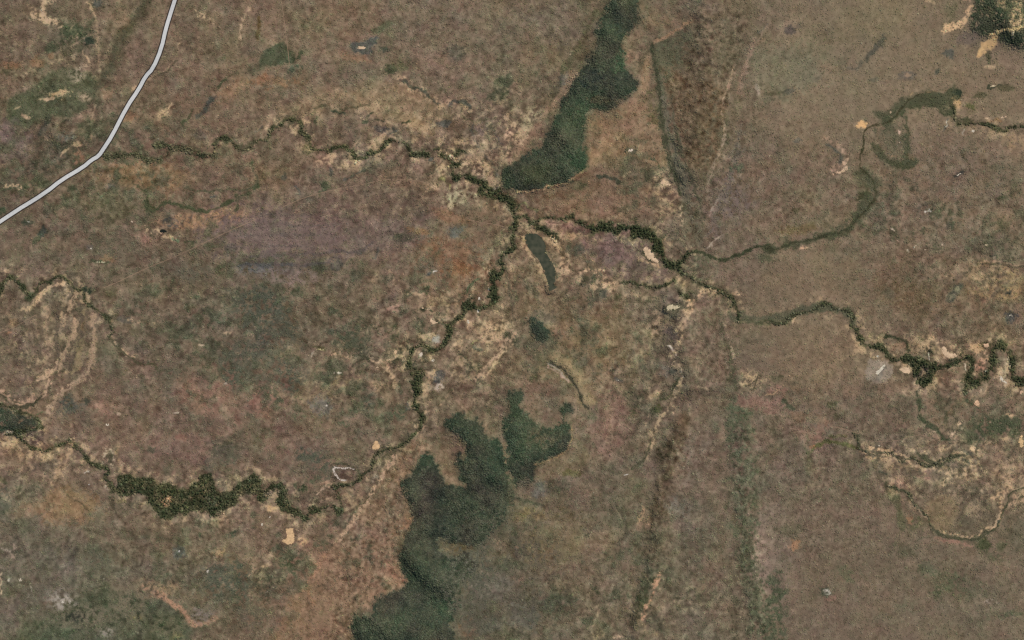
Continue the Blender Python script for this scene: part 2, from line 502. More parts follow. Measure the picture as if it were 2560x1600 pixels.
11 L 5 190,188,180 .8 : 1258,418 1278,412
11 B* 840 460 42 42 0 PTAN .55
11 L* 28 PTAN .6 : 950,430 990,500
11 L 34 96,86,73 .65 : 830,690 900,640 1000,580
11 L 10 TAN .6 : 1020,550 1060,580 1100,550 1140,575 1190,570
11 L* 16 152,122,104 .7 : 930,690 990,650 1040,660 1070,620
11 B* 990 690 44 26 0 142,114,98 .6
11 B 1195 565 44 18 -10 GRN .65
11 B 1225 530 15 22 0 GRN .65
11 B* 1310 640 130 100 0 144,124,96 .55
11 L 18 66,68,50 .7 : 1170,675 1240,695
11 P pan 212,200,172 : 1172,668 1195,672 1212,680 1232,674 1244,680 1225,692 1205,684 1190,682
11 P pan 216,196,168 : 1232,756 1246,746 1258,762 1292,764 1290,780 1262,790 1242,780
11 E pan 1505 770 11 14 0 206,198,186
11 E pan 1585 606 8 12 20 204,196,178
11 E pan 1575 693 8 12 0 204,196,178
11 E pan 1651 538 8 13 15 208,200,184
11 B 1270 890 28 28 0 146,144,134 .7
11 E pan 1172 1000 13 21 25 210,200,182
11 E pan 1256 1045 9 12 20 206,198,182
11 E pan 862 1093 9 7 0 206,190,166
11 L 7 186,180,166 .8 : 400,985 393,1015
11 L 6 190,184,172 .8 : 560,1125 596,1130
11 E pan 503 1363 8 8 0 200,192,182
11 L 12 184,156,112 .8 : 1272,1115 1278,1155
11 L 18 86,84,56 .7 : 400,950 450,945 490,965
11 P pan 190,180,130 : 412,952 440,960 470,962 490,970 460,972 430,966
11 R so 24 : 1830,240 1780,270 1730,320 1740,370 1765,410 1700,430 1690,480 1680,560 1690,620 1640,660 1590,670 1540,660 1500,620 1470,650 1480,700 1450,740 1380,780 1360,830 1385,860 1350,910 1310,950 1280,980 1230,970 1200,930 1150,940 1110,970 1090,1020 1090,1090 1110,1130 1160,1110 1190,1110 1170,1180 1120,1220 1120,1280 1130,1350 1150,1400 1180,1440 1175,1512
11 R so 60 : 1690,440 1690,600
11 R so 74 : 1480,645 1540,650
11 R so 46 : 1370,800 1370,860 1330,930
11 R so 54 : 1110,1130 1160,1120 1130,1200 1125,1270
11 R so 34 : 1740,350 1750,420
11 L 16 88,102,75 .75 : 1580,470 1540,490 1510,530 1500,560
11 L 14 OLV .7 : 1490,570 1440,592
11 B* 1690 830 120 95 -30 164,137,109 .75
11 L* 24 TAN .75 : 1830,910 1750,980 1680,1100 1600,1170 1540,1210
11 B* 1580 1130 66 76 0 150,126,96 .6
11 L 10 150,142,96 .8 : 1530,925 1560,905 1595,912
11 B* 1570 950 36 26 0 88,92,80 .7
11 L 12 72,72,54 .8 : 1430,1000 1470,1000 1500,1040
11 B 1300 1155 36 50 20 96,96,90 .65
11 B* 1300 1230 44 26 0 162,150,134 .65
11 L 8 OLV .7 : 1385,1245 1290,1360
11 L* 12 PTAN .6 : 1400,1255 1310,1360
11 B* 1430 900 50 50 0 146,124,100 .5
11 B* 1180 880 60 60 0 120,102,82 .4
11 B* 90 700 140 130 0 82,84,71 .7
11 B* 250 820 70 60 0 84,84,70 .6
11 B* 50 890 70 60 0 82,82,72 .6
11 B* 560 840 52 30 0 76,80,68 .65
11 B* 650 880 130 66 0 82,82,62 .6
11 B* 980 880 42 30 0 84,82,62 .7
11 B 760 1020 52 40 0 80,80,60 .7
11 B* 560 1085 84 60 0 84,82,68 .65
11 B* 450 1170 70 40 0 90,88,68 .5
11 B* 250 1210 70 60 0 84,84,68 .6
11 B* 60 1270 90 50 30 86,84,64 .6
11 B* 830 1170 80 60 0 88,84,72 .5
11 B* 810 1330 66 60 0 80,84,72 .6
11 B* 1010 1400 62 52 0 82,86,66 .7
11 B* 700 1400 50 40 0 80,86,64 .6
11 B* 300 1410 70 60 0 88,88,68 .5
11 B* 630 1490 40 26 0 GRN .6
11 B* 1080 1360 30 30 0 90,92,86 .7
11 L 8 66,64,48 .8 : 825,810 885,800
11 B* 750 790 90 34 0 88,86,68 .6
11 B 1030 1000 60 54 0 140,122,93 .5
11 L 11 172,146,116 .85 : 800,1020 830,1050 900,1055 960,1055 995,1010 990,970
11 L* 26 158,134,106 .7 : 930,1060 935,1110 970,1160 990,1230
11 L* 10 PTAN .6 : 500,990 640,1010 700,1050
11 B* 850 1240 66 50 0 142,118,94 .5
11 B* 640 1220 120 50 0 128,112,82 .4
11 B 470 1370 74 62 0 112,108,101 .6
11 B 60 1350 90 80 0 136,102,86 .55
11 B* 1220 1320 40 60 0 150,126,102 .5
11 B 1700 1250 200 190 0 114,95,79 .55
11 T : 1490,30 1540,60 1700,80 1770,100
11 L 9 160,148,110 .8 : 1760,120 1735,130 1745,150 1738,180
11 L 12 OLV .6 : 1750,135 1738,190
11 B 600 640 220 120 0 112,96,76 .35
11 B* 380 1000 120 60 0 112,94,80 .4
# --- tile 21
21 B 760 250 220 130 10 114,94,86 .65
21 B 500 110 120 40 20 114,87,81 .65
21 B* 430 165 64 30 0 152,124,96 .6
21 B* 330 80 130 44 0 142,114,100 .6
21 B 900 430 220 70 10 112,94,86 .5
21 R jn 16 : -20,150 10,60 60,20 100,20 140,60 180,60 210,40 280,25 340,45 400,30 430,20
21 R jn 22 : 0,-40 10,20 30,70 10,140 0,210
21 R jn 26 : 100,40 150,85 220,110 260,130 310,180
21 R ce 18 : 430,30 500,75 560,110 600,130
21 R ce 44 : 580,120 650,105 700,110 800,108 870,115 930,130 1000,160 1030,210 1050,280 1070,330 1110,370 1160,372 1200,340 1240,300
21 R ce 44 : 640,90 710,90
21 R ce 70 : 880,125 960,160
21 R ce 60 : 1015,190 1020,250
21 R ce 20 : 1240,300 1300,270
21 R ce 24 : 1190,400 1260,455 1330,500 1400,520 1470,550 1540,590 1580,640 1600,700 1610,765
21 L* 70 84,84,64 .65 : 1200,390 1280,450 1400,520 1520,590 1560,650
21 L 34 84,86,64 .8 : 1600,765 1680,760 1740,785 1830,755
21 L 20 70,74,54 .8 : 1250,290 1300,270 1380,290 1430,330 1500,340 1570,310 1640,280 1700,250 1760,235 1830,240
21 B* 1320 350 100 70 0 92,90,69 .65
21 B* 1290 430 90 60 0 90,88,68 .6
21 B 1780 310 70 40 0 94,92,74 .55
21 K bill : 85,160 110,145 160,140 210,170 240,220 240,290 280,340 310,400 310,470 295,510 325,520 300,540 260,560 255,500 230,420 200,350 170,310 130,270 100,220
21 L* 26 150,128,98 .6 : 80,170 100,240 150,320 200,400 240,490
21 L* 60 158,130,103 .65 : 270,200 330,250 375,320 390,400 350,450
21 B* 450 260 90 50 0 84,82,70 .65
21 B* 600 270 60 40 0 96,88,78 .5
21 B* 540 350 40 20 0 100,98,84 .6
21 L* 34 168,142,112 .7 : 350,370 420,410 480,430 560,400 640,420
21 L 10 70,70,50 .85 : 400,380 420,410 470,420 510,405
21 B* 660 495 120 54 10 172,143,113 .85
21 B 575 470 28 32 0 GRN .65
21 B 630 560 42 42 0 84,83,70 .7
21 B 730 595 58 18 0 OLV .75
21 L* 24 OLV .65 : 380,620 500,600 560,640 600,600
21 R ce 13 : 770,495 820,495 860,490 920,515 980,520 1050,525 1110,505 1150,470
21 P pan 214,185,149 : 925,258 940,240 965,242 985,262 1000,280 1010,310 1040,338 1042,352 1010,348 985,336 965,328 945,300
21 L* 30 160,134,106 .6 : 900,330 960,340 1010,370 1050,380
21 L 6 66,64,46 .8 : 926,272 950,308 975,336 1010,352
21 B 1140 668 62 36 -6 84,82,62 .75
21 P pan 192,180,152 : 1088,668 1108,646 1140,652 1192,656 1180,672 1150,684 1120,690 1095,694
21 R ce 26 : 1180,560 1210,590 1250,590 1290,575
21 B* 1220 500 50 40 0 120,104,80 .5
21 L* 46 174,142,115 .85 : 1330,570 1310,610 1270,650 1240,690
21 L* 40 158,132,105 .65 : 1240,690 1220,760 1190,830 1180,920
21 L* 20 TAN .65 : 1340,560 1400,545 1460,560
21 G .5 30 120,99,85 : 1340,580 1420,565 1470,610 1480,720 1500,850 1540,950 1570,1080 1560,1200 1300,1220 1220,1100 1200,900 1240,760 1290,660
21 L* 22 86,82,64 .6 : 1460,740 1490,830 1540,940 1560,1050 1570,1150 1590,1250
21 L* 8 150,132,112 .6 : 1500,800 1540,920 1580,1020
21 B* 1620 580 42 18 10 172,142,114 .85
21 B* 1690 1180 100 76 0 162,137,106 .75
21 L 6 84,74,58 .7 : 1660,1220 1720,1200 1770,1150
21 L 6 84,74,58 .7 : 1700,1260 1740,1190 1750,1140
21 B* 1540 1150 40 70 0 84,82,62 .6
21 G .5 30 92,90,70 : 1190,-10 1400,-10 1380,140 1330,250 1260,240 1200,140
21 L 10 164,142,112 .8 : 1195,190 1240,255
21 L 11 150,138,122 .75 : 1470,150 1430,190 1380,250
21 F* sm : 120,780 160,740 200,740 220,790 270,850 240,890 210,915 160,880 130,830
21 L 110 140,121,87 .5 : 240,1010 330,1040 420,1090 480,1180 520,1300
21 L 18 78,74,58 .85 : 270,1055 340,1090 400,1140 440,1210 480,1280 500,1350 540,1380
21 L* 16 166,138,121 .75 : 250,1090 330,1130 400,1190
21 L 8 66,78,54 .8 : 265,1055 310,1072
21 B 600 900 300 220 0 124,106,80 .45
21 F sm : 350,1395 370,1360 400,1350 430,1370 435,1410 410,1435 370,1430
21 B 280 1260 130 90 0 110,91,73 .55
21 B* 140 1170 44 34 0 88,82,62 .6
21 B* 1000 900 140 160 0 134,117,90 .45
21 B* 940 980 50 90 30 144,128,94 .5
21 B 1120 860 50 60 0 96,88,79 .6
21 B* 1080 1100 60 60 0 100,96,88 .5
21 L 7 190,182,168 .75 : 1105,940 1150,970 1165,1010
21 L 7 180,174,160 .75 : 1190,1100 1210,1165
21 B 1145 1110 42 28 0 82,84,70 .7
21 L 9 78,78,62 .8 : 1205,1175 1160,1225
21 B 750 1185 40 14 0 96,94,86 .7
21 E pan 745 1184 14 4 10 204,200,190
21 B* 870 1400 66 90 0 96,92,70 .55
21 B 1030 1390 40 28 -20 88,94,60 .75
21 L 13 80,82,58 .7 : 1060,1320 1140,1300
21 B* 1140 1390 20 36 20 164,138,110 .7
21 L* 12 TAN .65 : 950,1490 970,1440
21 B* 1020 1285 56 24 -20 156,134,104 .6
21 B 740 1390 130 130 0 128,104,90 .6
21 L* 14 140,124,100 .6 : 1310,1230 1400,1260 1480,1290
21 L* 50 92,80,68 .5 : 1240,1280 1400,1270 1560,1290
21 B 170 960 160 60 20 118,104,84 .4
21 B 230 740 90 60 0 102,98,88 .4
21 B* 1060 760 60 60 0 140,122,94 .5
21 B 1700 1340 100 60 0 132,104,90 .55
# --- tile 31
31 B 300 420 330 150 0 122,106,86 .6
31 B 350 1000 330 200 0 120,103,84 .6
31 B 210 110 120 36 -8 108,94,68 .65
31 L 42 84,83,63 .75 : -40,255 60,260 160,220 250,195 360,180 450,150 530,130 590,100 620,60 640,0 645,-40
31 L 16 70,72,54 .8 : -20,262 60,258 160,218 250,195 360,178 450,148 530,125 590,95
31 B -10 320 70 30 0 90,90,70 .5
31 B* 260 240 38 13 -8 180,150,118 .8
31 R ea 17 : -20,755 60,790 120,770 180,720 240,700 310,700 360,660 400,630 450,670 520,690 590,700 600,740 590,790 620,830 650,880 690,930
31 L 40 84,86,66 .6 : 0,760 60,785 120,765 180,725 240,705 310,700 360,665 400,635 450,670 520,690 590,710 600,790
31 R ea 28 : 640,880 690,930 740,950 790,950 830,990 870,1040
31 R ea 32 : 870,1040 940,1040 1010,1030 1050,1060 1050,1110 1060,1160 1090,1210 1130,1170 1170,1120 1220,1090 1290,1070 1340,1060 1370,1030 1410,1010 1440,1050 1440,1110 1410,1150 1430,1190 1470,1220
31 R ea 40 : 1460,1220 1510,1190 1550,1140 1590,1080 1600,1010 1600,955 1650,940 1700,970 1730,1030 1740,1100 1740,1160 1780,1180 1850,1200
31 R ea 46 : 1060,1060 1110,1070 1170,1070
31 R ea 48 : 1360,1040 1410,1020
31 B 1100 1120 50 60 0 68,61,57 .8
31 B 1140 975 30 36 0 58,60,46 .85
31 R ea 22 : 1400,1160 1395,1275
31 B* 1390 1200 40 60 0 66,66,46 .7
31 L* 36 84,88,66 .7 : 1395,1270 1400,1340 1470,1370
31 L* 22 80,84,62 .75 : 1050,1270 1065,1340 1070,1440 1130,1490 1180,1510
31 G .5 14 142,128,111 : 690,1060 750,1040 840,1060 880,1110 860,1200 700,1210
31 L 24 96,96,88 .7 : 830,1100 770,1180
31 B* 1100 900 110 50 10 160,134,102 .55
31 B* 1200 960 220 60 10 150,126,97 .55
31 B* 1480 960 66 44 0 168,138,100 .65
31 B* 1500 1090 40 54 0 162,125,105 .75
31 B* 1680 1090 32 120 0 152,140,114 .75
31 B 910 950 64 30 0 142,114,92 .6
31 B* 980 1275 44 40 0 152,130,108 .6
31 L 22 66,70,50 .75 : 800,870 880,875 950,900 990,940 1000,980
31 P pan 220,188,153 : 1224,972 1232,948 1248,944 1268,970 1290,1000 1318,992 1342,1002 1330,1024 1290,1032 1245,1012
31 P pan 220,188,153 : 925,1102 958,1090 1000,1094 1013,1120 992,1144 958,1132 932,1116
31 P pan 204,198,176 : 750,1130 780,1112 822,1068 832,1078 800,1120 772,1146
31 B 1545 940 32 26 0 80,76,52 .7
31 E pan 1545 940 22 17 0 206,172,138
31 B* 1545 1030 28 44 20 180,142,116 .8
31 P pan 206,200,180 : 1636,1148 1656,1158 1664,1175 1682,1196 1692,1212 1676,1204 1658,1190 1644,1186
31 L 11 188,176,156 .85 : 1390,1072 1398,1115
31 L 9 180,166,146 .8 : 1560,1100 1540,1130
31 P pan 206,172,136 : 1465,1328 1482,1318 1498,1348 1492,1372 1466,1368 1452,1352
31 E pan 1792 1270 11 18 20 198,166,134
31 L 9 190,186,172 .8 : 1128,995 1134,1035
31 B* 1700 1440 44 15 0 178,146,112 .8
31 B* 1440 1465 15 34 20 176,156,132 .8
31 B* 1355 1480 22 16 0 180,152,124 .8
31 E pan 776 1015 10 7 0 186,186,168
31 L 12 172,146,118 .8 : 580,850 608,885
31 L 11 168,144,116 .75 : 195,735 165,768
31 B 622 720 9 26 20 PTAN .7
31 B* 1050 600 240 160 0 104,86,66 .55
31 B* 1150 720 140 70 0 104,88,75 .5
31 B* 1500 810 140 60 0 102,89,72 .6
31 B* 850 570 50 40 0 90,84,70 .4
31 L 54 86,85,74 .85 : 1375,510 1330,550 1290,610
31 B 1345 535 20 12 -40 128,120,98 .7
31 B 1710 740 48 40 0 86,84,80 .8
31 E pan 1722 724 12 11 0 208,206,198
31 B 1705 555 24 22 0 82,82,76 .75
31 B* 1650 570 190 80 0 142,116,84 .55
31 B* 1420 420 220 40 -8 138,116,92 .5
31 L* 14 158,130,104 .55 : 1480,355 1620,335 1700,365 1830,370
31 L 5 84,80,60 .7 : 1500,365 1600,350 1700,375 1830,380
31 E pan 1540 225 13 6 10 196,182,158
31 L 8 166,156,138 .8 : 1068,208 1035,245
31 L 6 172,160,142 .8 : 870,110 890,122
31 B 912 188 16 9 30 164,138,118 .7
31 L 6 176,166,146 .8 : 985,258 1000,272
31 E pan 1232 226 7 5 0 184,166,140
31 E pan 1110 260 8 4 0 184,166,140
31 L 12 64,66,54 .8 : 1570,305 1610,300
31 B* 1400 150 400 140 0 112,99,83 .5
31 B* 1300 80 60 40 0 84,82,70 .5
31 B* 1180 230 70 50 0 88,84,64 .45
31 B 40 1260 80 30 0 136,107,93 .65
31 B 60 1370 90 60 0 138,107,95 .55
31 L 5 168,138,108 .7 : -20,1285 60,1265
31 L 24 78,82,64 .75 : 110,1330 180,1390
31 B 440 1350 46 26 0 OLV .65
31 B 50 1180 42 26 0 OLV .55
31 B 470 1445 32 20 20 OLV .65
31 B* 200 1250 70 60 0 96,88,74 .5
31 B* 1650 1490 180 34 0 78,82,62 .75
31 B* 1440 1420 50 60 0 84,88,68 .6
31 B 1250 1400 160 80 0 122,103,80 .4
31 B 300 1450 120 40 10 128,104,82 .4
# --- tile 02
02 B* 60 100 110 44 0 160,136,104 .6
02 R sw 16 : 40,60 120,45 170,90 210,130 250,160 310,175 370,155 430,130 500,105
02 G .85 8 102,84,77 : 168,62 310,10 328,130 260,140 205,110
02 R sw 16 : 110,40 200,20 300,0
02 L 14 150,140,120 .8 : 20,60 50,38 100,38
02 R sw 20 : 500,105 550,160 600,210 650,260 710,285 770,290 765,330 745,345 760,380 790,420 818,462
02 M sw : 830,360 870,330 920,350 980,370 1060,365 1100,390 1110,410 1150,400 1190,400 1230,430 1290,460 1350,430 1410,390 1440,340 1490,320 1515,360 1520,420 1540,470 1600,460 1660,450 1680,400 1720,380 1770,370 1830,325 1830,470 1760,480 1700,490 1690,530 1650,570 1600,590 1560,620 1510,635 1480,620 1470,590 1420,600 1350,590 1340,625 1300,630 1270,600 1240,600 1220,650 1190,665 1140,630 1090,580 1060,540 1040,500 980,480 900,500 830,490
02 R sw 15 : 832,470 835,400 838,370 870,342 920,360 980,377 1060,373 1095,400
02 R sw 18 : 1110,420 1180,407 1230,440 1290,468 1350,440 1410,400 1450,350 1490,332 1508,380 1520,440 1550,490 1600,520 1650,540 1685,510 1690,480 1660,470 1690,410 1740,392 1830,345
02 R sw 36 : 1060,530 1110,590 1185,645 1225,610 1240,560 1300,600 1325,570
02 R sw 20 : 1490,600 1540,622 1590,585
02 R sw 30 : 1570,500 1660,545
02 R sw 36 : 1700,440 1830,400
02 R sw 24 : 1450,400 1480,360
02 B* 1200 450 80 44 0 60,64,42 .6
02 B* 1010 420 100 40 0 66,64,44 .5
02 B* 1500 530 40 50 0 82,84,66 .5
02 B* 1180 520 24 46 25 156,120,94 .85
02 L* 16 166,150,128 .75 : 718,255 745,205 770,152 800,190 802,270
02 B 772 215 22 46 0 84,78,62 .7
02 B* 830 190 20 80 0 150,126,96 .5
02 B* 230 200 190 40 10 152,128,100 .5
02 G .75 14 98,87,74 : 180,285 300,255 395,220 414,240 390,300 250,315
02 L* 32 152,128,100 .65 : 430,210 455,280 400,350
02 B* 260 330 60 20 0 124,106,88 .4
02 B 230 460 110 60 -20 98,94,74 .55
02 B 20 380 27 20 0 OLV .7
02 B 10 600 90 130 0 94,95,81 .6
02 B 480 600 220 110 0 134,110,83 .55
02 B 200 590 130 60 -20 132,110,84 .5
02 B 170 700 90 60 0 94,92,74 .55
02 B 300 800 120 60 0 102,96,76 .4
02 L 10 94,84,64 .6 : 440,380 450,430 490,500 590,540 630,600
02 L 10 PTAN .5 : 0,435 50,480 70,500
02 L* 26 72,72,52 .8 : 735,360 760,410 800,470
02 B* 800 525 20 34 0 84,80,62 .7
02 B* 860 520 50 20 0 104,94,64 .5
02 L 12 84,76,60 .6 : 800,560 820,630 880,670 890,690
02 L 50 82,74,65 .88 : 535,880 518,920 498,965
02 B 520 1000 42 42 0 100,90,80 .5
02 B 740 1075 36 30 0 88,78,67 .85
02 B 740 1078 10 6 0 140,128,116 .6
02 B 1280 885 46 52 0 96,98,92 .65
02 E pan 1273 880 7 7 0 176,174,164
02 L 42 104,92,81 .65 : 535,1085 480,1150
02 B* 450 1240 76 46 0 154,146,134 .7
02 E pan 452 1238 9 9 0 200,194,184
02 E pan 152 1080 14 14 0 210,202,186
02 B 70 1090 10 10 0 172,164,150 .7
02 L 11 174,150,124 .75 : 18,1030 10,1120 16,1185
02 L* 16 150,134,122 .6 : 30,860 60,890 120,880
02 L* 14 150,130,116 .5 : 120,780 110,900 60,1000
02 L* 10 140,134,122 .6 : 240,1050 230,1120 210,1200
02 E pan 1477 1020 9 16 20 198,192,182
02 B* 640 1450 32 26 0 152,144,132 .6
02 B* 750 1480 44 50 0 142,132,120 .6
02 B* 820 1255 32 26 0 140,134,120 .5
02 B* 1360 1170 26 26 0 142,132,118 .5
02 E pan 985 463 9 6 0 190,186,172
02 E pan 632 410 8 6 0 196,190,176
02 L 7 184,178,164 .8 : 600,325 635,320
02 L* 14 160,152,134 .7 : 740,432 775,445
02 G .78 60 80,86,66 : 380,1300 520,1240 600,1170 800,1130 980,1190 1150,1210 1250,1270 1300,1340 1340,1400 1400,1420 1300,1560 -40,1560 200,1400
02 B 560 1365 72 50 10 64,68,58 .75
02 L 36 62,70,52 .75 : 1060,1250 1110,1340 1100,1400 1060,1430
02 L 28 64,71,54 .75 : 1120,1390 1200,1430 1290,1490
02 B* 950 1340 70 26 -10 114,107,72 .55
02 B* 1250 1480 60 40 0 110,106,70 .5
02 G .85 9 142,110,88 : 990,1210 1060,1180 1160,1190 1230,1260 1310,1310 1380,1360 1450,1380 1500,1330 1560,1310 1520,1400 1400,1400 1310,1380 1290,1320 1220,1260 1140,1215
02 B* 1130 1120 160 54 0 138,114,88 .55
02 B* 1400 1310 44 36 0 120,106,96 .6
02 B* 1290 1230 40 24 0 124,104,88 .6
02 B* 1600 1090 180 130 0 82,85,70 .7
02 B* 1700 1230 130 90 0 86,86,68 .6
02 B* 1640 760 54 24 -20 76,80,64 .75
02 B* 1440 770 28 16 0 GRN .6
02 B* 1710 1400 130 90 0 100,88,72 .5
02 B 1200 150 330 120 0 124,102,89 .45
02 B 1600 160 100 50 -20 90,89,72 .65
02 B 1580 90 160 16 -15 100,88,76 .5
02 B 1190 300 40 50 0 96,92,74 .5
02 B* 1080 170 40 24 0 88,84,70 .6
02 B 1280 80 40 24 0 138,104,90 .5
02 B* 1200 240 20 20 0 GRN .5
02 B 250 1000 220 160 0 100,96,82 .5
02 B 60 1350 110 150 0 106,95,84 .5
02 B* 1550 880 70 40 0 132,112,80 .45
02 B* 900 760 60 50 0 92,88,70 .5
02 B* 1030 780 40 30 0 88,86,70 .5
02 B* 1650 650 180 70 0 128,104,88 .4
02 B* 1230 700 160 30 0 100,86,72 .5
# --- tile 12
12 G .75 30 127,104,83 : 1180,40 1270,170 1170,230 1040,350 1030,430 1070,520 1140,640 1150,690 1060,700 1070,830 1040,900 1000,1000 1010,1060 1100,1070 1010,1160 840,1190 830,1280 690,1330 720,1420 720,1560 200,1560 200,1200 350,1060 480,920 600,800 700,640 820,480 940,250 1060,130
12 G .7 14 116,96,80 : 1270,180 1340,60 1440,60 1490,100 1540,170 1520,210 1460,230 1440,300 1470,370 1530,410 1480,440 1400,430 1340,400 1290,350
12 R sw 40 : -20,350 20,450 40,505 70,470 90,430 140,412 190,430 200,490 180,540 230,580 290,610 340,650 390,605 450,590 510,565 550,565 590,600
12 R sw 34 : 0,380 30,490
12 R sw 16 : 540,410 590,460 605,540 600,622
12 R sw 15 : 540,420 620,420 700,400 740,370
12 B* 320 430 44 42 0 62,68,48 .75
12 B* 410 510 170 60 0 94,79,65 .7
12 B* 110 480 50 40 0 112,100,84 .5
12 P pan 190,180,164 : 648,376 634,386 606,384 585,370 566,350 552,330 544,306 546,290 562,282 590,284 620,290 648,286 680,290 704,298 706,306 680,302 650,298 622,302 590,294 566,294 558,306 566,328 580,350 598,368 620,376
12 B 640 335 80 36 0 102,85,72 .75
12 L 14 76,74,56 .75 : 530,275 580,265 650,275 720,310 750,330
12 B* 580 240 60 24 0 138,124,90 .6
12 R sw 13 : 740,340 800,310 830,250 850,200 900,170 950,150 1010,140 1060,100 1110,70 1150,20 1175,-10
12 L 20 84,78,58 .6 : 820,290 900,220 980,170
12 L 10 TAN .6 : 1215,-10 1150,40
12 L* 16 154,130,104 .65 : 960,210 900,290 850,400 820,460 780,540
12 L 11 80,74,58 .75 : 870,380 830,450 810,490 740,560 680,620 650,680
12 L* 24 152,124,98 .6 : 790,540 720,620 640,720 560,830
12 B* 700 550 90 100 30 140,121,93 .55
12 B* 850 370 40 30 30 140,126,108 .55
12 P pan 208,173,128 : 824,142 834,118 850,94 868,112 878,132 880,152 852,166 826,160
12 P pan 206,174,130 : 206,728 236,722 266,714 270,745 276,780 268,826 232,840 192,822 182,800 214,792 222,760
12 B* 325 805 44 34 0 170,140,104 .65
12 B* 110 575 46 24 10 178,146,106 .75
12 E pan 100 640 7 6 0 206,196,178
12 E pan 46 692 10 9 20 206,200,186
12 B* 60 990 40 30 0 166,138,104 .6
12 B* 96 990 24 22 0 168,140,108 .6
12 L 6 160,156,146 .7 : 80,1170 130,1150
12 B* 330 190 56 54 0 80,82,70 .7
12 B* 430 215 54 30 0 82,84,70 .7
12 B* 180 140 40 20 0 OLV .65
12 B* 400 370 60 34 0 84,86,66 .5
12 B* 500 400 40 20 0 156,124,104 .5
12 L* 12 168,140,120 .6 : 440,470 480,440 520,430
12 L* 46 152,110,83 .7 : 1080,640 1150,650 1100,690 1020,690
12 B 1072 1072 40 17 0 168,106,84 .85
12 L* 40 140,106,80 .5 : 1030,400 1050,480 1050,560
12 B* 1090 320 34 26 0 144,106,84 .6
12 L* 44 140,107,85 .65 : 480,930 400,1040 360,1130 250,1200
12 L* 20 144,106,80 .5 : 370,1140 400,1260
12 B* 970 970 66 90 0 138,106,84 .5
12 L* 60 142,107,84 .5 : 1000,1000 1000,1130 850,1170
12 B* 760 850 180 150 0 122,104,86 .4
12 B* 560 1330 120 120 0 118,104,84 .35
12 B* 280 970 100 110 0 78,82,61 .75
12 B* 480 840 70 44 0 88,88,68 .6
12 B* 100 1060 150 80 0 86,83,65 .7
12 B* 120 1160 140 60 0 90,84,68 .6
12 B* 150 860 70 40 0 88,86,68 .6
12 B* 60 1230 60 40 0 84,80,62 .5
12 B 270 1320 80 120 10 130,106,78 .4
12 F sm : 1410,215 1425,190 1450,200 1455,230 1430,242
12 G .7 12 122,103,79 : 1735,110 1770,110 1795,180 1800,330 1770,320 1745,260
12 B 1090 400 60 36 30 58,80,60 .6
12 B 1350 1230 90 66 20 56,76,55 .65
12 B* 1580 620 70 60 0 78,73,58 .55
12 B 1130 1360 120 60 0 64,68,64 .5
12 B 1250 480 160 70 25 60,68,66 .5
12 B 1650 350 60 90 0 60,76,56 .5
12 B* 1300 1400 90 70 0 78,74,58 .4
12 L 12 96,92,74 .6 : 1230,1240 1300,1290
12 L 14 80,80,66 .5 : 1110,1090 1230,1210
12 B* 1460 480 30 14 0 120,94,70 .5
12 B* 1560 260 40 50 0 84,80,60 .4
12 B 1660 1150 160 110 0 112,104,93 .55
12 B 1500 1420 80 60 0 120,98,79 .55
12 B 1650 1400 90 60 0 108,104,94 .5
12 B* 1730 800 90 100 0 120,101,84 .55
12 G .55 16 118,98,70 : 1290,790 1440,810 1560,835 1540,850 1480,895 1400,920 1330,850
12 B 1770 980 60 40 0 86,86,70 .5
12 B* 1780 60 40 60 0 58,66,52 .8
12 B* 1640 30 60 30 0 116,96,76 .5
# --- tile 22
S F s : 310,170 340,145 400,140 425,175 440,215 480,225 495,260 510,330 525,380 520,450 490,490 450,520 430,560 380,560 330,545 280,540 285,570 330,610 370,590 405,600 410,640 380,660 350,690 345,750 330,800 340,900 20,900 10,830 15,770 40,800 75,790 80,730 150,715 190,680 165,650 170,560 190,500 215,490 200,440 170,390 170,345 200,330 235,275 265,265 280,300 300,350 340,375 385,380 350,330 345,290 380,280 385,250 350,210 320,195
S F s : 500,80 520,62 545,68 557,100 547,120 562,140 600,165 640,185 670,170 700,168 716,200 711,240 680,270 640,290 597,300 588,330 580,368 525,372 515,330 505,280 495,210 488,160 512,140 512,115 498,100
S B* 620 220 70 50 0 82,80,62 .5
S B* 520 220 20 80 0 54,72,56 .5
S L* 10 118,98,76 .8 : 495,235 498,270 505,320
22 B* 220 90 130 80 0 84,80,62 .6
22 B 60 200 60 60 0 54,72,54 .5
22 G .8 14 84,84,66 : -10,310 20,420 0,560 -20,560
22 B 200 440 66 62 0 106,106,97 .65
22 B* 330 430 130 80 20 84,80,64 .6
22 B 90 420 50 50 0 116,101,88 .5
22 L 20 78,78,62 .6 : 0,500 60,520 150,540 240,575
22 B* 360 550 90 50 40 96,88,72 .5
22 G .5 24 120,105,79 : 150,270 240,255 330,215 390,170 430,80 440,0 500,100 560,260 440,330 330,360 160,390
22 B 430 325 66 30 0 108,103,67 .6
22 L 10 140,116,84 .7 : 150,265 240,252 320,218 385,175 422,100 425,0
22 B* 120 640 120 70 0 122,105,74 .6
22 B 10 780 30 80 0 74,76,60 .6
22 B* 60 900 66 66 0 88,78,70 .6
22 B* 20 970 50 40 0 76,78,60 .6
22 B 40 850 20 12 0 146,104,82 .6
22 B* 310 1050 90 50 0 92,84,70 .5
22 B* 300 1250 140 110 0 86,84,67 .65
22 B 80 1340 110 100 0 102,103,92 .55
22 B 50 1460 70 50 0 80,78,62 .6
22 B* 50 1090 60 60 30 124,98,84 .5
22 L* 90 95,83,65 .7 : 1190,0 1150,100 1080,200 1070,320 1060,420 1040,600
22 B* 1065 180 54 66 0 72,66,50 .75
22 B 1180 60 50 130 10 92,76,60 .5
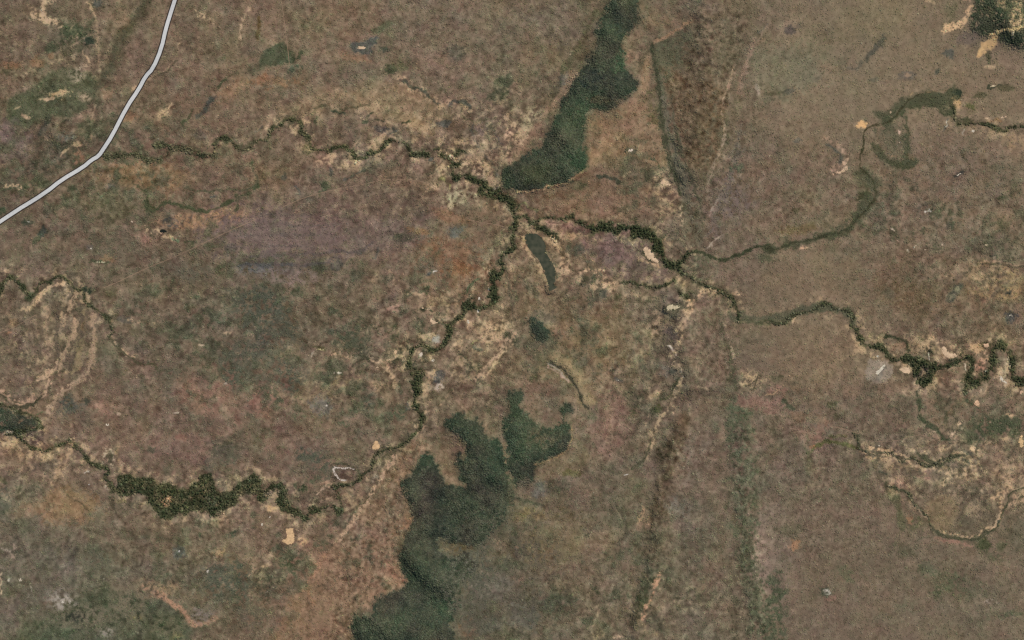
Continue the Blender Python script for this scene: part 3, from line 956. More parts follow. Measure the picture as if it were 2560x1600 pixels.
22 L* 96 92,84,66 .6 : 1020,780 1010,900 990,1000 940,1100 920,1200 920,1300 870,1380
22 B* 930 1170 50 110 10 72,75,56 .7
22 B* 800 1300 130 80 0 102,90,70 .5
22 L* 26 148,112,86 .6 : 1050,1030 1010,1120 990,1190 930,1320
22 L* 22 154,130,100 .6 : 1010,0 1000,40 970,160 950,200
22 L* 16 162,130,100 .55 : 930,570 900,680
22 B* 940 700 60 40 0 136,110,92 .5
22 B 960 630 40 60 0 120,104,80 .4
22 L 12 84,80,62 .6 : 960,90 940,200 930,250 880,290 830,310
22 E pan 808 340 18 4 -12 196,190,174
22 L 18 88,82,64 .65 : 740,560 790,640 830,720 800,770
22 L 11 148,128,106 .6 : 740,590 770,650
22 B* 680 130 90 150 0 128,107,92 .45
22 B 880 110 60 70 0 108,100,80 .4
22 B* 860 430 60 30 0 88,86,68 .5
22 B* 1250 250 130 160 0 118,108,93 .5
22 B* 1180 560 90 70 0 108,104,92 .5
22 B 1400 900 120 320 0 115,101,84 .55
22 B 1480 40 40 60 0 132,112,92 .5
22 B* 1200 800 120 90 0 108,100,82 .4
22 B 560 820 200 90 -20 122,108,84 .45
22 L* 110 90,90,71 .65 : 1590,-20 1620,200 1640,400 1650,600 1660,800 1680,1000 1720,1250 1740,1540
22 B 1480 1350 80 150 0 112,98,81 .5
22 L* 40 88,88,68 .5 : 1520,0 1530,100 1560,220
22 B 1770 900 60 220 0 126,110,98 .55
22 B 1560 620 40 70 0 104,92,72 .5
22 B* 620 1470 56 40 0 158,136,106 .6
22 B* 730 1490 60 20 0 164,142,114 .5
22 L* 14 144,126,102 .55 : 620,1210 600,1310 560,1450
22 L 12 90,84,66 .6 : 650,1200 660,1280
22 B* 1000 1400 130 80 0 128,112,86 .5
22 B* 860 900 80 140 0 104,92,76 .4
20 H 1 : 1060,520 1200,560 1350,60 1640,60 1640,300 1530,700 1480,850 1460,1050 1440,1180 1330,1220 1250,1200 1180,1080 1130,900 1130,700
20 H .7 : 1330,1220 1440,1180 1500,950 1640,1000 1650,1300 1560,1512 1300,1512
12 H .9 : 1270,170 1170,230 1040,350 1030,430 1070,520 1140,640 1060,700 1070,830 1000,1000 1010,1160 840,1190 690,1330 720,1560 450,1560 520,1250 480,1000 700,640 940,250 1060,130
22 H .8 : 1230,0 1180,200 1130,430 1090,640 1060,800 1090,950 1000,1200 880,1400 850,1200 940,900 960,700 1030,400 1040,150 1120,0
22 H .8 : 1560,0 1700,0 1750,500 1790,1000 1816,1560 1540,1560 1600,1000 1560,500
21 H .6 : 1340,580 1420,565 1470,610 1480,720 1500,850 1540,950 1570,1080 1560,1200 1300,1220 1220,1100 1200,900 1240,760 1290,660
32 H .4 : -40,200 300,200 700,400 800,800 500,1000 100,900 -40,600
# --- tile 32
32 B 330 60 130 66 0 136,108,91 .65
32 B 310 140 44 16 -20 152,114,78 .6
32 L 24 92,94,57 .75 : 280,190 350,130 440,90 560,140 640,150
32 L 46 96,90,68 .5 : 280,180 290,300
32 L 18 100,98,64 .6 : 440,70 560,60
32 B 120 120 150 100 0 108,95,80 .4
32 R se 11 : 600,40 640,90 630,150 700,180 740,200 800,190 860,185 910,210 945,255
32 R se 11 : 1010,220 1060,250 1110,280 1180,275 1220,230 1300,210
32 L 18 76,76,57 .75 : 600,40 640,90 630,150 700,180 740,200 800,190 860,185 910,210 950,260
32 L 16 76,76,57 .75 : 1010,220 1060,250 1110,280 1180,275 1220,230 1300,210
32 L* 22 176,147,112 .75 : 720,150 800,170 880,150 930,190
32 L* 20 164,136,102 .65 : 650,180 720,230 850,230
32 B* 900 270 160 50 0 146,122,94 .5
32 B* 1500 60 150 76 0 68,76,55 .85
32 B* 1720 30 130 44 0 70,77,56 .85
32 B 1440 100 40 50 0 62,78,54 .5
32 L 26 76,82,60 .8 : 1120,0 1190,20 1220,70 1280,100
32 P pan 210,176,128 : 1770,120 1765,100 1785,55 1795,60 1800,100 1802,140 1785,152
32 B* 1675 75 32 30 0 158,136,104 .7
32 L* 14 176,156,130 .8 : 1295,42 1335,48
32 B* 1450 165 48 26 10 182,152,118 .85
32 L 8 180,162,136 .8 : 1165,36 1190,42
32 E pan 781 135 10 5 0 200,190,168
32 T : 720,100 800,105 920,100 1010,70 1070,55 1120,70 1180,105
32 T : 1480,180 1560,205 1640,225
32 T : 440,0 520,12 640,50
32 B* 1360 335 66 54 0 166,140,108 .75
32 L 16 186,164,132 .85 : 1278,278 1295,310
32 L* 26 170,144,112 .8 : 1262,325 1240,400
32 B* 1310 290 110 60 0 100,92,78 .5
32 B 1400 240 44 50 0 98,94,84 .6
32 B* 1700 350 130 130 0 152,127,99 .65
32 B* 1240 150 50 14 0 156,130,100 .6
32 B* 1350 210 60 40 0 92,90,72 .6
32 L* 50 158,130,106 .7 : 1830,490 1740,490 1720,540
32 L* 36 168,140,108 .7 : 1700,440 1640,470 1580,490
32 L 13 78,78,58 .8 : 1840,425 1750,440 1710,460 1690,540 1650,600 1620,680 1600,720
32 L* 22 172,143,108 .8 : 1640,520 1645,620 1600,700
32 L 10 62,78,78 .6 : 1630,650 1605,700
32 L 46 84,88,62 .5 : 840,400 900,500 930,600 950,720
32 R se 10 : 840,420 920,450 990,460 1010,520 1050,580 1100,610 1130,650 1140,700
32 L 14 74,76,56 .75 : 830,410 920,450 990,460 1010,520 1050,580 1100,610 1130,650 1140,700 1180,750 1250,760 1330,780 1420,800 1490,770 1540,740 1600,730
32 L 4 150,144,120 .6 : 1000,500 1040,570 1120,630
32 L 16 86,84,72 .75 : 780,310 830,330
32 G .75 9 124,108,83 : 1090,560 1200,480 1280,480 1330,540 1340,620 1300,690 1270,750 1180,730 1145,680
32 G .5 20 94,85,70 : 1340,430 1440,430 1560,520 1620,570 1600,690 1520,720 1400,760 1290,720 1340,620
32 B* 1430 470 100 60 0 86,84,66 .4
32 B* 1460 600 100 70 0 136,120,96 .45
32 L* 14 164,138,108 .65 : 1170,745 1260,755 1330,772 1400,788 1480,760 1530,720 1600,700
32 L 24 142,106,93 .6 : 1180,790 1300,810 1430,840
32 B 1510 840 56 60 0 80,84,58 .75
32 B 1640 840 34 44 0 88,92,66 .55
32 B* 1620 930 120 40 0 86,88,66 .5
32 B* 1050 680 90 60 0 92,90,66 .55
32 B 1000 660 18 30 -20 144,108,84 .6
32 B 970 890 80 44 0 94,90,70 .55
32 L 14 92,88,70 .5 : 1120,780 960,820 860,850
32 B* 935 390 90 60 0 140,110,92 .55
32 B* 1110 325 56 34 0 136,100,92 .5
32 B 1150 820 80 26 0 130,106,90 .4
32 B* 1330 1120 190 90 10 88,91,69 .55
32 B* 1190 1170 60 60 40 80,84,62 .55
32 B 1150 1010 70 50 0 88,94,72 .5
32 B* 960 1280 90 60 0 96,95,74 .4
32 B* 1700 1330 210 34 0 92,93,72 .55
32 B* 540 1050 80 50 30 92,94,72 .5
32 B 140 740 100 50 0 96,93,73 .55
32 B 180 830 40 40 0 148,113,84 .65
32 L* 120 80,84,66 .65 : 50,1060 60,1200 30,1350 40,1540
32 B 20 100 60 160 0 108,98,80 .4
32 B 415 1175 40 34 0 84,88,72 .7
32 B* 415 1172 30 22 0 166,160,150 .8
32 B 440 1220 44 20 0 138,108,94 .5
32 B* 1580 1240 54 14 8 146,136,124 .6
32 B 1650 1010 170 90 0 124,107,90 .45
32 B 400 500 300 200 0 112,97,81 .3
32 B 1750 750 100 120 0 96,92,76 .4
"""
SURVEY2 = r"""
# --- second pass of lines
Q0 L 13 76,80,56 .8 : 690,960 700,1000 740,1000 760,965 850,965 900,985 980,1005 1060,970 1100,950
Q0 L 12 80,80,58 .7 : 1120,990 1130,930 1180,910
Q0 L 9 84,84,62 .6 : 890,890 930,905 1080,900 1200,890 1220,860 1200,800
Q0 L* 14 TAN .45 : 1180,40 1130,130 1140,200
Q0 L* 14 TAN .45 : 980,60 1010,110
Q0 L 10 84,79,77 .5 : 1150,1250 1300,1245 1420,1255 1560,1240
Q0 L 14 88,80,78 .5 : 1560,1180 1700,1200 1760,1150
Q0 B* 1230 1275 130 36 0 96,96,96 .5
Q0 R nw 14 : 470,735 520,745 570,738 640,730 700,760 770,755
Q0 R nw 13 : 1018,680 1030,650 1075,660
Q0 R nw 12 : 740,690 820,690 860,695 930,740 1010,735
Q0 L* 46 OLV .35 : 470,740 700,760 860,700 1010,720 1150,710 1280,650
Q1 L 11 68,70,52 .85 : 662,210 668,290 690,370 700,470 705,560 720,650 745,740 780,850 800,920
Q1 L* 26 108,102,84 .35 : 715,460 735,560 765,700 805,840 845,970 870,1090
Q1 L 9 96,92,74 .7 : 745,470 770,600 800,720 840,850 880,950
Q1 L* 10 148,134,114 .65 : 1010,610 980,700 920,830
Q1 L 8 148,134,118 .6 : 980,930 940,1000
Q1 L* 20 136,114,96 .4 : 1210,130 1140,190 1110,260 1090,380 1070,440
Q1 L* 22 106,79,62 .5 : 60,920 200,885 350,820
Q2 L* 12 166,139,110 .8 : 380,0 370,60 330,140 290,190 240,240 190,280
Q2 L* 10 164,134,108 .8 : 240,250 240,330 190,380 130,390 60,370 0,330
Q2 L 8 76,71,54 .75 : 0,347 70,384 140,400 210,374
Q2 L* 15 156,132,108 .7 : 440,0 440,100 440,200 400,270 320,310 270,380 220,430
Q2 B 330 200 36 56 0 104,88,74 .6
Q2 L 20 124,111,81 .5 : 385,60 370,150 350,230
Q2 L 12 98,88,76 .5 : 970,670 1040,620 1100,590
Q2 L* 28 86,86,66 .6 : 1220,300 1260,350 1320,380
Q2 B* 1870 440 50 40 0 86,88,67 .6
Q2 L* 14 160,132,105 .7 : 1870,640 1800,740 1740,850 1660,960 1600,1050
Q2 L* 24 156,130,100 .6 : 340,590 300,700 250,760
Q2 L* 24 150,116,92 .8 : 680,1260 760,1290 810,1330 870,1380 900,1430 950,1430
Q2 B* 960 1390 60 40 0 120,108,98 .5
Q3 L* 26 154,133,103 .6 : 790,0 780,120 740,180 800,240 780,330 750,370 730,430 690,480 650,560 640,650
Q3 L 8 76,76,56 .75 : 800,250 770,300 750,350
Q3 L 8 80,78,58 .7 : 650,560 640,620 630,660 560,700
Q3 L* 18 152,119,93 .7 : 700,1200 660,1280 620,1400
Q3 L 16 88,80,64 .5 : 490,870 530,940 550,1000 500,1060
Q3 L* 20 138,114,96 .4 : 1130,350 1250,430 1350,530 1400,600
V G* .40 50 107,91,71 : 160,290 210,200 250,120 270,20 280,-70 410,-70 420,60 390,160 355,200 335,270 315,320 325,400 300,500 265,570 240,600 200,530 175,420 160,350
V G* .34 44 106,88,68 : 165,300 240,230 300,260 305,340 320,420 290,500 250,570 200,510 175,420
V B* 250 440 60 110 0 96,84,62 .45
V B* 300 130 50 110 10 104,94,74 .45
V L* 18 98,92,72 .35 : 330,60 320,160 290,260 285,380 270,500
V L* 14 112,98,80 .4 : 350,250 340,340 345,430 320,520 300,600
V L* 22 104,96,84 .4 : 380,400 350,520 310,640 280,720
V B* 350 600 50 90 0 108,95,87 .4
V G* .6 16 90,89,68 : 100,140 170,105 230,80 215,180 150,250 120,290 105,200
V G* .45 14 106,99,80 : 122,300 160,295 165,400 190,490 235,600 262,690 262,770 235,775 215,770 190,680 185,590 150,500 130,430
V L* 9 78,77,58 .65 : 102,140 104,210 122,300 124,380 132,440 152,510 186,600 192,680
V L 7 86,82,64 .6 : 160,300 166,400 192,490 238,600 262,680
V L* 6 160,138,110 .6 : 186,620 192,700 215,768
V L* 6 152,136,116 .6 : 305,728 285,750 265,768
V L* 5 136,118,98 .4 : 358,200 342,260 312,318 326,400 304,490 272,560 264,640
V L* 12 138,110,86 .5 : 100,135 160,105 215,68
V B* 200 730 50 40 0 92,90,70 .4
V B* 360 520 30 20 0 84,88,68 .5
U B* 1180 1430 80 110 0 84,84,70 .6
U B* 1180 1530 70 60 0 86,82,68 .5
U B* 1340 1380 60 50 20 92,84,70 .45
U B* 1310 1500 70 50 0 88,82,68 .55
U B* 1235 1300 60 40 0 84,82,66 .5
U L* 20 90,84,68 .5 : 1230,1330 1290,1345 1330,1380
U B* 650 770 70 70 0 80,82,68 .55
U B* 700 830 60 40 0 82,82,68 .5
U B* 600 880 60 40 0 84,84,70 .5
U B* 880 850 60 40 0 80,82,64 .55
U B* 720 930 60 50 0 84,84,70 .5
U B* 590 940 30 40 0 84,86,70 .5
U B* 480 680 60 30 0 92,88,72 .4
U B* 300 620 60 40 0 96,90,72 .35
U B* 430 930 40 30 0 92,88,70 .4
U B* 180 1020 40 30 0 82,84,74 .5
U B* 560 1150 50 20 -20 88,88,70 .45
U B* 800 1150 50 40 0 84,86,70 .5
U B* 240 1400 60 40 0 92,92,74 .4
U B* 120 1500 70 50 0 96,92,78 .4
U B* 260 1540 80 40 0 82,86,66 .5
U B* 560 1460 70 60 0 84,86,70 .5
U B* 640 1540 50 40 0 94,86,70 .4
U L 4.9 166,138,108 0.72 : 190,735 178,760 168,790 162,815
U L 5.6 166,138,110 0.72 : 178,780 192,810 192,830 178,850 166,880 160,900 148,920 145,930
U L 4.2 166,140,112 0.72 : 146,905 142,925 122,938 98,950
U L 4.2 160,134,108 0.68 : 122,938 126,965 115,988 95,1006
U L 4.2 160,130,106 0.68 : 0,978 20,990 38,1008 60,1010 82,1000 86,985
U L 6 74,70,53 .8 : 0,985 12,992 32,1012 55,1018 78,1016 98,1004 108,990
U L 4.9 156,132,108 0.59 : 232,790 236,840 236,880 230,910 212,945 190,962 160,980 138,1005 122,1030
U L 8 98,86,70 .7 : 205,790 203,820 190,850 180,870
U L* 6.3 126,110,82 .6 : 214,775 210,830 204,870 198,920
U L 4.2 150,124,98 0.59 : 140,710 118,722 104,745 92,765
U L 4.9 168,142,110 0.64 : 2160,1128 2210,1140 2245,1130 2262,1145 2275,1160
U L 3.5 170,144,114 0.59 : 2335,1330 2365,1335 2395,1342 2430,1345 2455,1335 2475,1322 2490,1300 2500,1270 2505,1240 2520,1225 2560,1215
U L 5 80,80,60 .7 : 2325,1325 2360,1342 2400,1350 2440,1348 2470,1330 2482,1320
U L 2.8 168,150,122 0.47 : 2275,1245 2295,1280 2320,1300
U L 6 80,82,60 .7 : 2290,1130 2330,1160 2350,1165 2380,1140 2400,1135
U G .6 7 80,84,61 : 2175,290 2200,278 2215,300 2245,420 2240,430 2270,410 2292,402 2285,415 2255,425 2230,415 2200,390 2180,370 2195,375 2225,400 2235,395 2232,300 2200,300
U L 24 84,84,62 .6 : 2300,240 2260,260 2230,280 2200,290
U L* 20 84,84,63 .35 : 2150,430 2165,470 2170,510 2140,545 2090,575 2000,600 1920,620
U L 16 84,86,66 .6 : 1830,790 1920,800 2000,775 2060,760 2110,785
U B* 2480 1060 70 24 0 72,80,58 .6
U L* 30 80,84,62 .5 : 2420,1090 2480,1070 2560,1055
U L* 14 84,85,63 .5 : 2260,285 2266,330 2264,387
U L* 12 84,84,62 .5 : 2186,368 2205,395 2232,408 2270,412 2287,402
U B* 2262 405 28 10 0 82,84,62 .6
U B* 2235 345 36 50 0 98,94,72 .45
U L* 26 80,83,60 .5 : 2195,320 2230,290 2270,262 2320,250 2380,232
U L* 24 84,84,63 .45 : 2158,425 2180,455 2185,480 2160,520 2150,540 2100,565
U G .55 6 142,130,114 : 2163,907 2184,900 2216,907 2230,924 2223,956 2167,960
U L 5 150,140,122 .7 : 1372,908 1400,925 1420,950
U L 26 138,121,90 .45 : 1395,900 1425,925 1445,960 1465,1010
U B* 1640 800 14 60 0 160,134,106 .5
00 G* .5 30 80,85,63 : 60,700 250,620 420,470 560,500 700,560 690,680 600,780 560,830 400,830 300,870 200,900 90,900 50,820
00 B* 450 660 56 32 -20 180,152,114 .8
00 B* 350 705 56 12 0 TAN .7
00 B* 185 835 32 20 0 TAN .7
00 B* 550 540 60 50 0 150,136,114 .5
00 B* 610 690 44 40 0 146,128,104 .5
00 L* 22 TAN .6 : 300,0 305,60 322,130 340,162 400,150 440,190
00 L* 14 TAN .5 : 190,75 240,110 300,150
00 B 645 290 44 28 0 62,70,56 .8
00 B* 540 230 80 50 -10 78,86,62 .6
00 L* 36 84,80,62 .5 : 1030,20 960,130 890,230 830,330 800,480 730,560 690,640
00 L 8 84,76,58 .6 : 1265,430 1190,500 1130,540
00 B 950 635 36 16 -30 160,132,104 .6
10 G* .45 20 80,86,65 : 40,450 60,380 110,330 160,310 210,320 260,370 280,420 260,440 200,460 100,490 20,490
U B 690 590 150 60 4 111,94,89 .45
U B* 720 690 90 24 4 122,104,95 .5
U L* 5 90,81,78 .28 : 590,592 680,586 800,588
U L* 4 90,81,78 .28 : 570,620 660,614 770,616
U L* 6 88,82,80 .28 : 630,642 740,636 840,630
U L* 6 86,84,82 .5 : 600,662 680,666 730,660
U L* 5 92,82,78 .28 : 700,560 780,566 850,560
U L* 5 94,84,80 .28 : 620,540 700,536 780,540
U L* 12 142,120,94 .55 : 190,735 176,770 166,810
U L* 12 142,120,94 .55 : 185,785 194,820 178,852 162,895 146,925
U L* 12 138,116,92 .5 : 234,790 237,850 230,910 208,948 165,978 135,1008
U L* 8 94,82,68 .6 : 200,760 213,800 206,850 190,885 178,925
U L* 8 96,84,70 .55 : 150,760 140,830 150,880 128,918
U L* 7 98,86,70 .5 : 100,780 112,830 100,890 70,940
U L* 6 140,118,94 .5 : 120,770 118,830 128,880 108,925
31 L* 18 78,82,60 .65 : 1050,1270 1065,1340 1070,1440 1130,1490 1180,1510
31 L* 22 82,86,64 .6 : 1395,1270 1400,1340 1470,1370 1440,1450 1470,1505
32 L* 20 76,82,60 .7 : 1120,0 1190,20 1220,70 1280,100
32 L* 10 172,146,114 .65 : 1290,280 1262,325 1240,400
32 L* 12 168,140,110 .55 : 1700,440 1640,480 1590,500
U B* 230 1545 130 40 0 106,99,80 .6
U B* 330 1490 60 34 0 112,102,82 .55
U B* 420 1560 60 30 0 104,98,76 .5
U B* 150 1500 40 26 0 142,134,122 .5
U B* 270 1580 30 20 0 138,130,118 .5
U B* 2380 1040 60 30 0 120,104,84 .5
U B* 870 1450 90 90 0 140,110,87 .4
U B* 800 1540 80 60 0 136,108,84 .4
U L* 8 158,134,104 .6 : 1330,640 1400,680 1440,690 1490,720
U L* 10 160,134,106 .6 : 1290,830 1240,890 1190,950
U L 5 92,84,66 .6 : 1255,620 1270,700 1285,800
U L* 12 152,128,100 .5 : 1230,380 1190,400 1140,400 1105,380
30 L 10 68,66,45 .8 : 1080,670 1000,710 940,770 900,830 850,870 800,890 760,880 710,910 680,960 670,1040 650,1140 650,1210 690,1230 730,1260 750,1320 760,1350 755,1400 725,1440 690,1500 650,1530
31 L 11 66,67,48 .7 : 645,0 620,60 590,95 530,125 450,148 360,178 250,195 160,218 60,258 -20,262
21 L 11 64,68,48 .75 : 1830,240 1760,235 1700,250 1640,280 1570,310 1500,340 1430,330 1380,290 1300,270 1250,290
31 L 11 66,68,49 .7 : -20,755 60,790 120,770 180,720 240,700 310,700 360,660 400,630 450,670 520,690 590,700 600,740 590,790 620,830
01 L 11 68,72,50 .75 : 600,575 620,640 670,670 710,700 740,720 780,750 790,800 820,830 800,860 780,885
01 L 9 84,80,60 .65 : 780,885 810,920 830,950 900,990 940,1040 1000,1080 1090,1070 1130,1110
U F sm : 1322,800 1340,793 1352,800 1358,815 1374,832 1364,850 1352,856 1336,846 1326,830
32 L 10 76,76,57 .7 : 600,40 640,90 630,150 700,180 740,200 800,190 860,185 910,210 945,255 1000,225 1060,250 1110,280 1180,275 1220,230 1300,210 1380,200
32 L 9 74,76,56 .7 : 840,420 920,450 990,460 1010,520 1050,580 1100,610 1130,650 1140,700 1180,750 1250,762 1330,782 1420,802 1490,772 1540,742 1600,722 1625,670 1655,600 1692,540 1712,462 1750,442 1840,425
21 L 14 76,73,57 .75 : 270,1055 340,1090 400,1140 440,1210 480,1280 500,1350 540,1380
21 L 8 164,138,120 .65 : 250,1090 330,1130 400,1190
"""
ROAD = (0, 0, "-160,1690 100,1508 330,1370 440,1280 600,1185 650,1140 705,1110 740,1060 800,970 905,760 985,640 1035,545 1090,490 1150,350 1185,190 1225,60 1300,-160")
BASE = [  # broad soil colour, 8 x 5 blocks of 320 units
 [(112,97,80),(118,100,82),(120,103,84),(119,103,87),(114,100,80),(112,98,80),(123,109,89),(122,107,87)],
 [(110,95,79),(114,96,79),(116,98,84),(116,98,80),(118,98,79),(112,98,81),(118,103,86),(121,105,86)],
 [(112,97,81),(108,95,79),(108,95,78),(118,101,82),(119,103,82),(112,99,82),(120,104,85),(118,101,82)],
 [(122,103,86),(115,97,82),(116,98,82),(110,97,79),(112,99,82),(111,98,82),(114,99,84),(119,103,85)],
 [(104,97,81),(107,95,77),(126,103,84),(94,90,74),(110,98,80),(109,98,81),(112,98,82),(111,99,82)]]
# ---------------------------------------------------------------- painting the survey onto a regular grid
CELL = 2.0
MARG = 160.0
NX = int(round((W_PX + 2 * MARG) / CELL)) + 1
NY = int(round((H_PX + 2 * MARG) / CELL)) + 1
gx = -MARG + CELL * np.arange(NX, dtype=np.float32)
gy = -MARG + CELL * np.arange(NY, dtype=np.float32)
GX, GY = np.meshgrid(gx, gy)

def fnoise(seed, wl, sx=1.0, sy=1.0):
    """smooth random field, wavelength wl in map units, unit deviation"""
    r = np.random.default_rng(seed).standard_normal((NY, NX)).astype(np.float32)
    fy = np.fft.fftfreq(NY)[:, None] * sy
    fx = np.fft.rfftfreq(NX)[None, :] * sx
    s = wl / CELL / 3.2
    f = np.fft.rfft2(r) * np.exp(-2 * (math.pi * s) ** 2 * (fx * fx + fy * fy))
    n = np.fft.irfft2(f, s=(NY, NX))
    return ((n - n.mean()) / n.std()).astype(np.float32)

def blur(a, wl):
    s = wl / CELL
    fy = np.fft.fftfreq(NY)[:, None]
    fx = np.fft.rfftfreq(NX)[None, :]
    return np.fft.irfft2(np.fft.rfft2(a) * np.exp(-2 * (math.pi * s) ** 2 * (fx * fx + fy * fy)), s=(NY, NX)).astype(np.float32)

def sstep(a, b, x):
    t = np.clip((x - a) / (b - a), 0, 1)
    return t * t * (3 - 2 * t)

N8, N12, N20, N40, N90, N200 = fnoise(1, 7), fnoise(2, 13), fnoise(3, 22), fnoise(4, 44), fnoise(5, 95), fnoise(6, 220)
WX = GX + 1.3 * fnoise(11, 9) + 1.7 * fnoise(12, 22) + 1.6 * fnoise(13, 60)
WY = GY + 1.3 * fnoise(14, 9) + 1.7 * fnoise(15, 22) + 1.6 * fnoise(16, 60)
FX = GX + 1.3 * fnoise(17, 8) + 1.2 * fnoise(18, 18)
FY = GY + 1.3 * fnoise(19, 8) + 1.2 * fnoise(20, 18)
N4 = fnoise(7, 4)
SPK = 0.5 * N4 + 0.6 * N8 + 0.5 * N12 + 0.25 * N20

def bil(a, x, y):
    fx = np.clip((np.asarray(x) + MARG) / CELL, 0, NX - 1.001); fy = np.clip((np.asarray(y) + MARG) / CELL, 0, NY - 1.001)
    i, j = fx.astype(int), fy.astype(int)
    u, v = fx - i, fy - j
    if a.ndim == 3:
        u, v = u[..., None], v[..., None]
    return (a[j, i] * (1 - u) + a[j, i + 1] * u) * (1 - v) + (a[j + 1, i] * (1 - u) + a[j + 1, i + 1] * u) * v

def tile(c, r):
    if c == -4:
        return 875.0, 925.0, 650.0 / 836.0
    if c == -2:
        return 1550.0, 0.0, 400.0 / 496.0
    if c == -3:
        return 0.0, 0.0, 1.0
    if c < 0:
        return 1280.0 * (r % 2), 800.0 * (r // 2), 1280.0 / 2419.0
    k = 640.0 / 1816.0 if r < 2 else 640.0 / 1812.0
    return 640.0 * c, (0.0, 533.0, 1066.0)[r], k

def pts_of(txt, c, r):
    ox, oy, k = tile(c, r)
    return [(ox + k * float(a), oy + k * float(b)) for a, b in (q.split(',') for q in txt.split())]

def window(x0, y0, x1, y1):
    i0 = max(0, int((x0 + MARG) / CELL)); i1 = min(NX, int((x1 + MARG) / CELL) + 2)
    j0 = max(0, int((y0 + MARG) / CELL)); j1 = min(NY, int((y1 + MARG) / CELL) + 2)
    return slice(j0, j1), slice(i0, i1)

def seg_dist(X, Y, pts, closed=False):
    d = np.full(X.shape, 1e9, np.float32)
    n = len(pts)
    for i in range(n if closed else n - 1):
        (ax, ay), (bx, by) = pts[i], pts[(i + 1) % n]
        vx, vy = bx - ax, by - ay
        t = np.clip(((X - ax) * vx + (Y - ay) * vy) / max(vx * vx + vy * vy, 1e-6), 0, 1)
        d = np.minimum(d, (X - ax - t * vx) ** 2 + (Y - ay - t * vy) ** 2)
    return np.sqrt(d)

def inside(X, Y, pts):
    c = np.zeros(X.shape, bool)
    n = len(pts)
    for i in range(n):
        (ax, ay), (bx, by) = pts[i], pts[i - 1]
        if ay == by:
            continue
        c ^= ((ay > Y) != (by > Y)) & (X < (bx - ax) * (Y - ay) / (by - ay) + ax)
    return c

def smooth_line(p, it=2):
    for _ in range(it):
        q = [p[0]]
        for a, b in zip(p[:-1], p[1:]):
            q += [(0.75 * a[0] + 0.25 * b[0], 0.75 * a[1] + 0.25 * b[1]), (0.25 * a[0] + 0.75 * b[0], 0.25 * a[1] + 0.75 * b[1])]
        p = q + [p[-1]]
    return p

def smooth_ring(p, it=2):
    for _ in range(it):
        q = []
        for a, b in zip(p, p[1:] + p[:1]):
            q += [(0.75 * a[0] + 0.25 * b[0], 0.75 * a[1] + 0.25 * b[1]), (0.25 * a[0] + 0.75 * b[0], 0.25 * a[1] + 0.75 * b[1])]
        p = q
    return p

def ccol(t):
    return np.array(PAL[t] if t in PAL else [float(v) for v in t.split(',')], np.float32)

# broad base colours, smoothly interpolated, then the patchiness of the soil itself
bc = np.array(BASE, np.float32)
u = np.clip((GX / 320.0) - 0.5, 0, 6.999); v = np.clip((GY / 320.0) - 0.5, 0, 3.999)
i, j = u.astype(int), v.astype(int)
fu = (u - i)[..., None]; fv = (v - j)[..., None]
fu = fu * fu * (3 - 2 * fu); fv = fv * fv * (3 - 2 * fv)
C = (bc[j, i] * (1 - fu) + bc[j, i + 1] * fu) * (1 - fv) + (bc[j + 1, i] * (1 - fu) + bc[j + 1, i + 1] * fu) * fv
rug = np.clip(1.0 - sstep(1740, 2080, GX) * sstep(520, 240, GY) * 0.55 - sstep(1740, 1960, GX) * sstep(520, 720, GY) * sstep(1060, 860, GY) * sstep(2380, 2060, GX) * 0.5
              - sstep(1750, 1950, GX) * sstep(1200, 1300, GY) * 0.35, 0.3, 1)
RDG = 1 - np.abs(0.8 * fnoise(61, 16) + 0.45 * N8) ; RDG -= RDG.mean()
RDL = 1 - np.abs(fnoise(62, 60) + 0.35 * N12) ; RDL -= RDL.mean()
LUMV = (3.0 * RDG + 2.0 * RDL + 0.4 * N200 + 0.8 * N90 + 1.2 * N40 + 2.0 * N20 + 2.0 * N12 + 2.0 * N8) * rug
HUEV = (0.3 * fnoise(31, 180) + 0.6 * fnoise(32, 70) + 0.9 * fnoise(33, 28) + 0.9 * fnoise(36, 12)) * rug
YELV = (0.4 * fnoise(34, 120) + 0.7 * fnoise(35, 40)) * rug
forest_id = np.zeros((NY, NX), np.int16)
rip_id = np.zeros((NY, NX), np.int16)
ripmask = np.zeros((NY, NX), np.float32)
formask = np.zeros((NY, NX), np.float32)
coarse = np.zeros((NY, NX), np.float32)
RIVERS = ['nw', 'jn', 'ce', 'so', 'sw', 'wl', 'ea', 'ne', 'se']
FORESTS = ['n', 's', 'ne', 'w', 'sm']
PANS, TRACKS, WATERS, BILLS = [], [], [], []
creek_pts = []

def blend(sl, a, col):
    C[sl] += (col - C[sl]) * a[..., None]

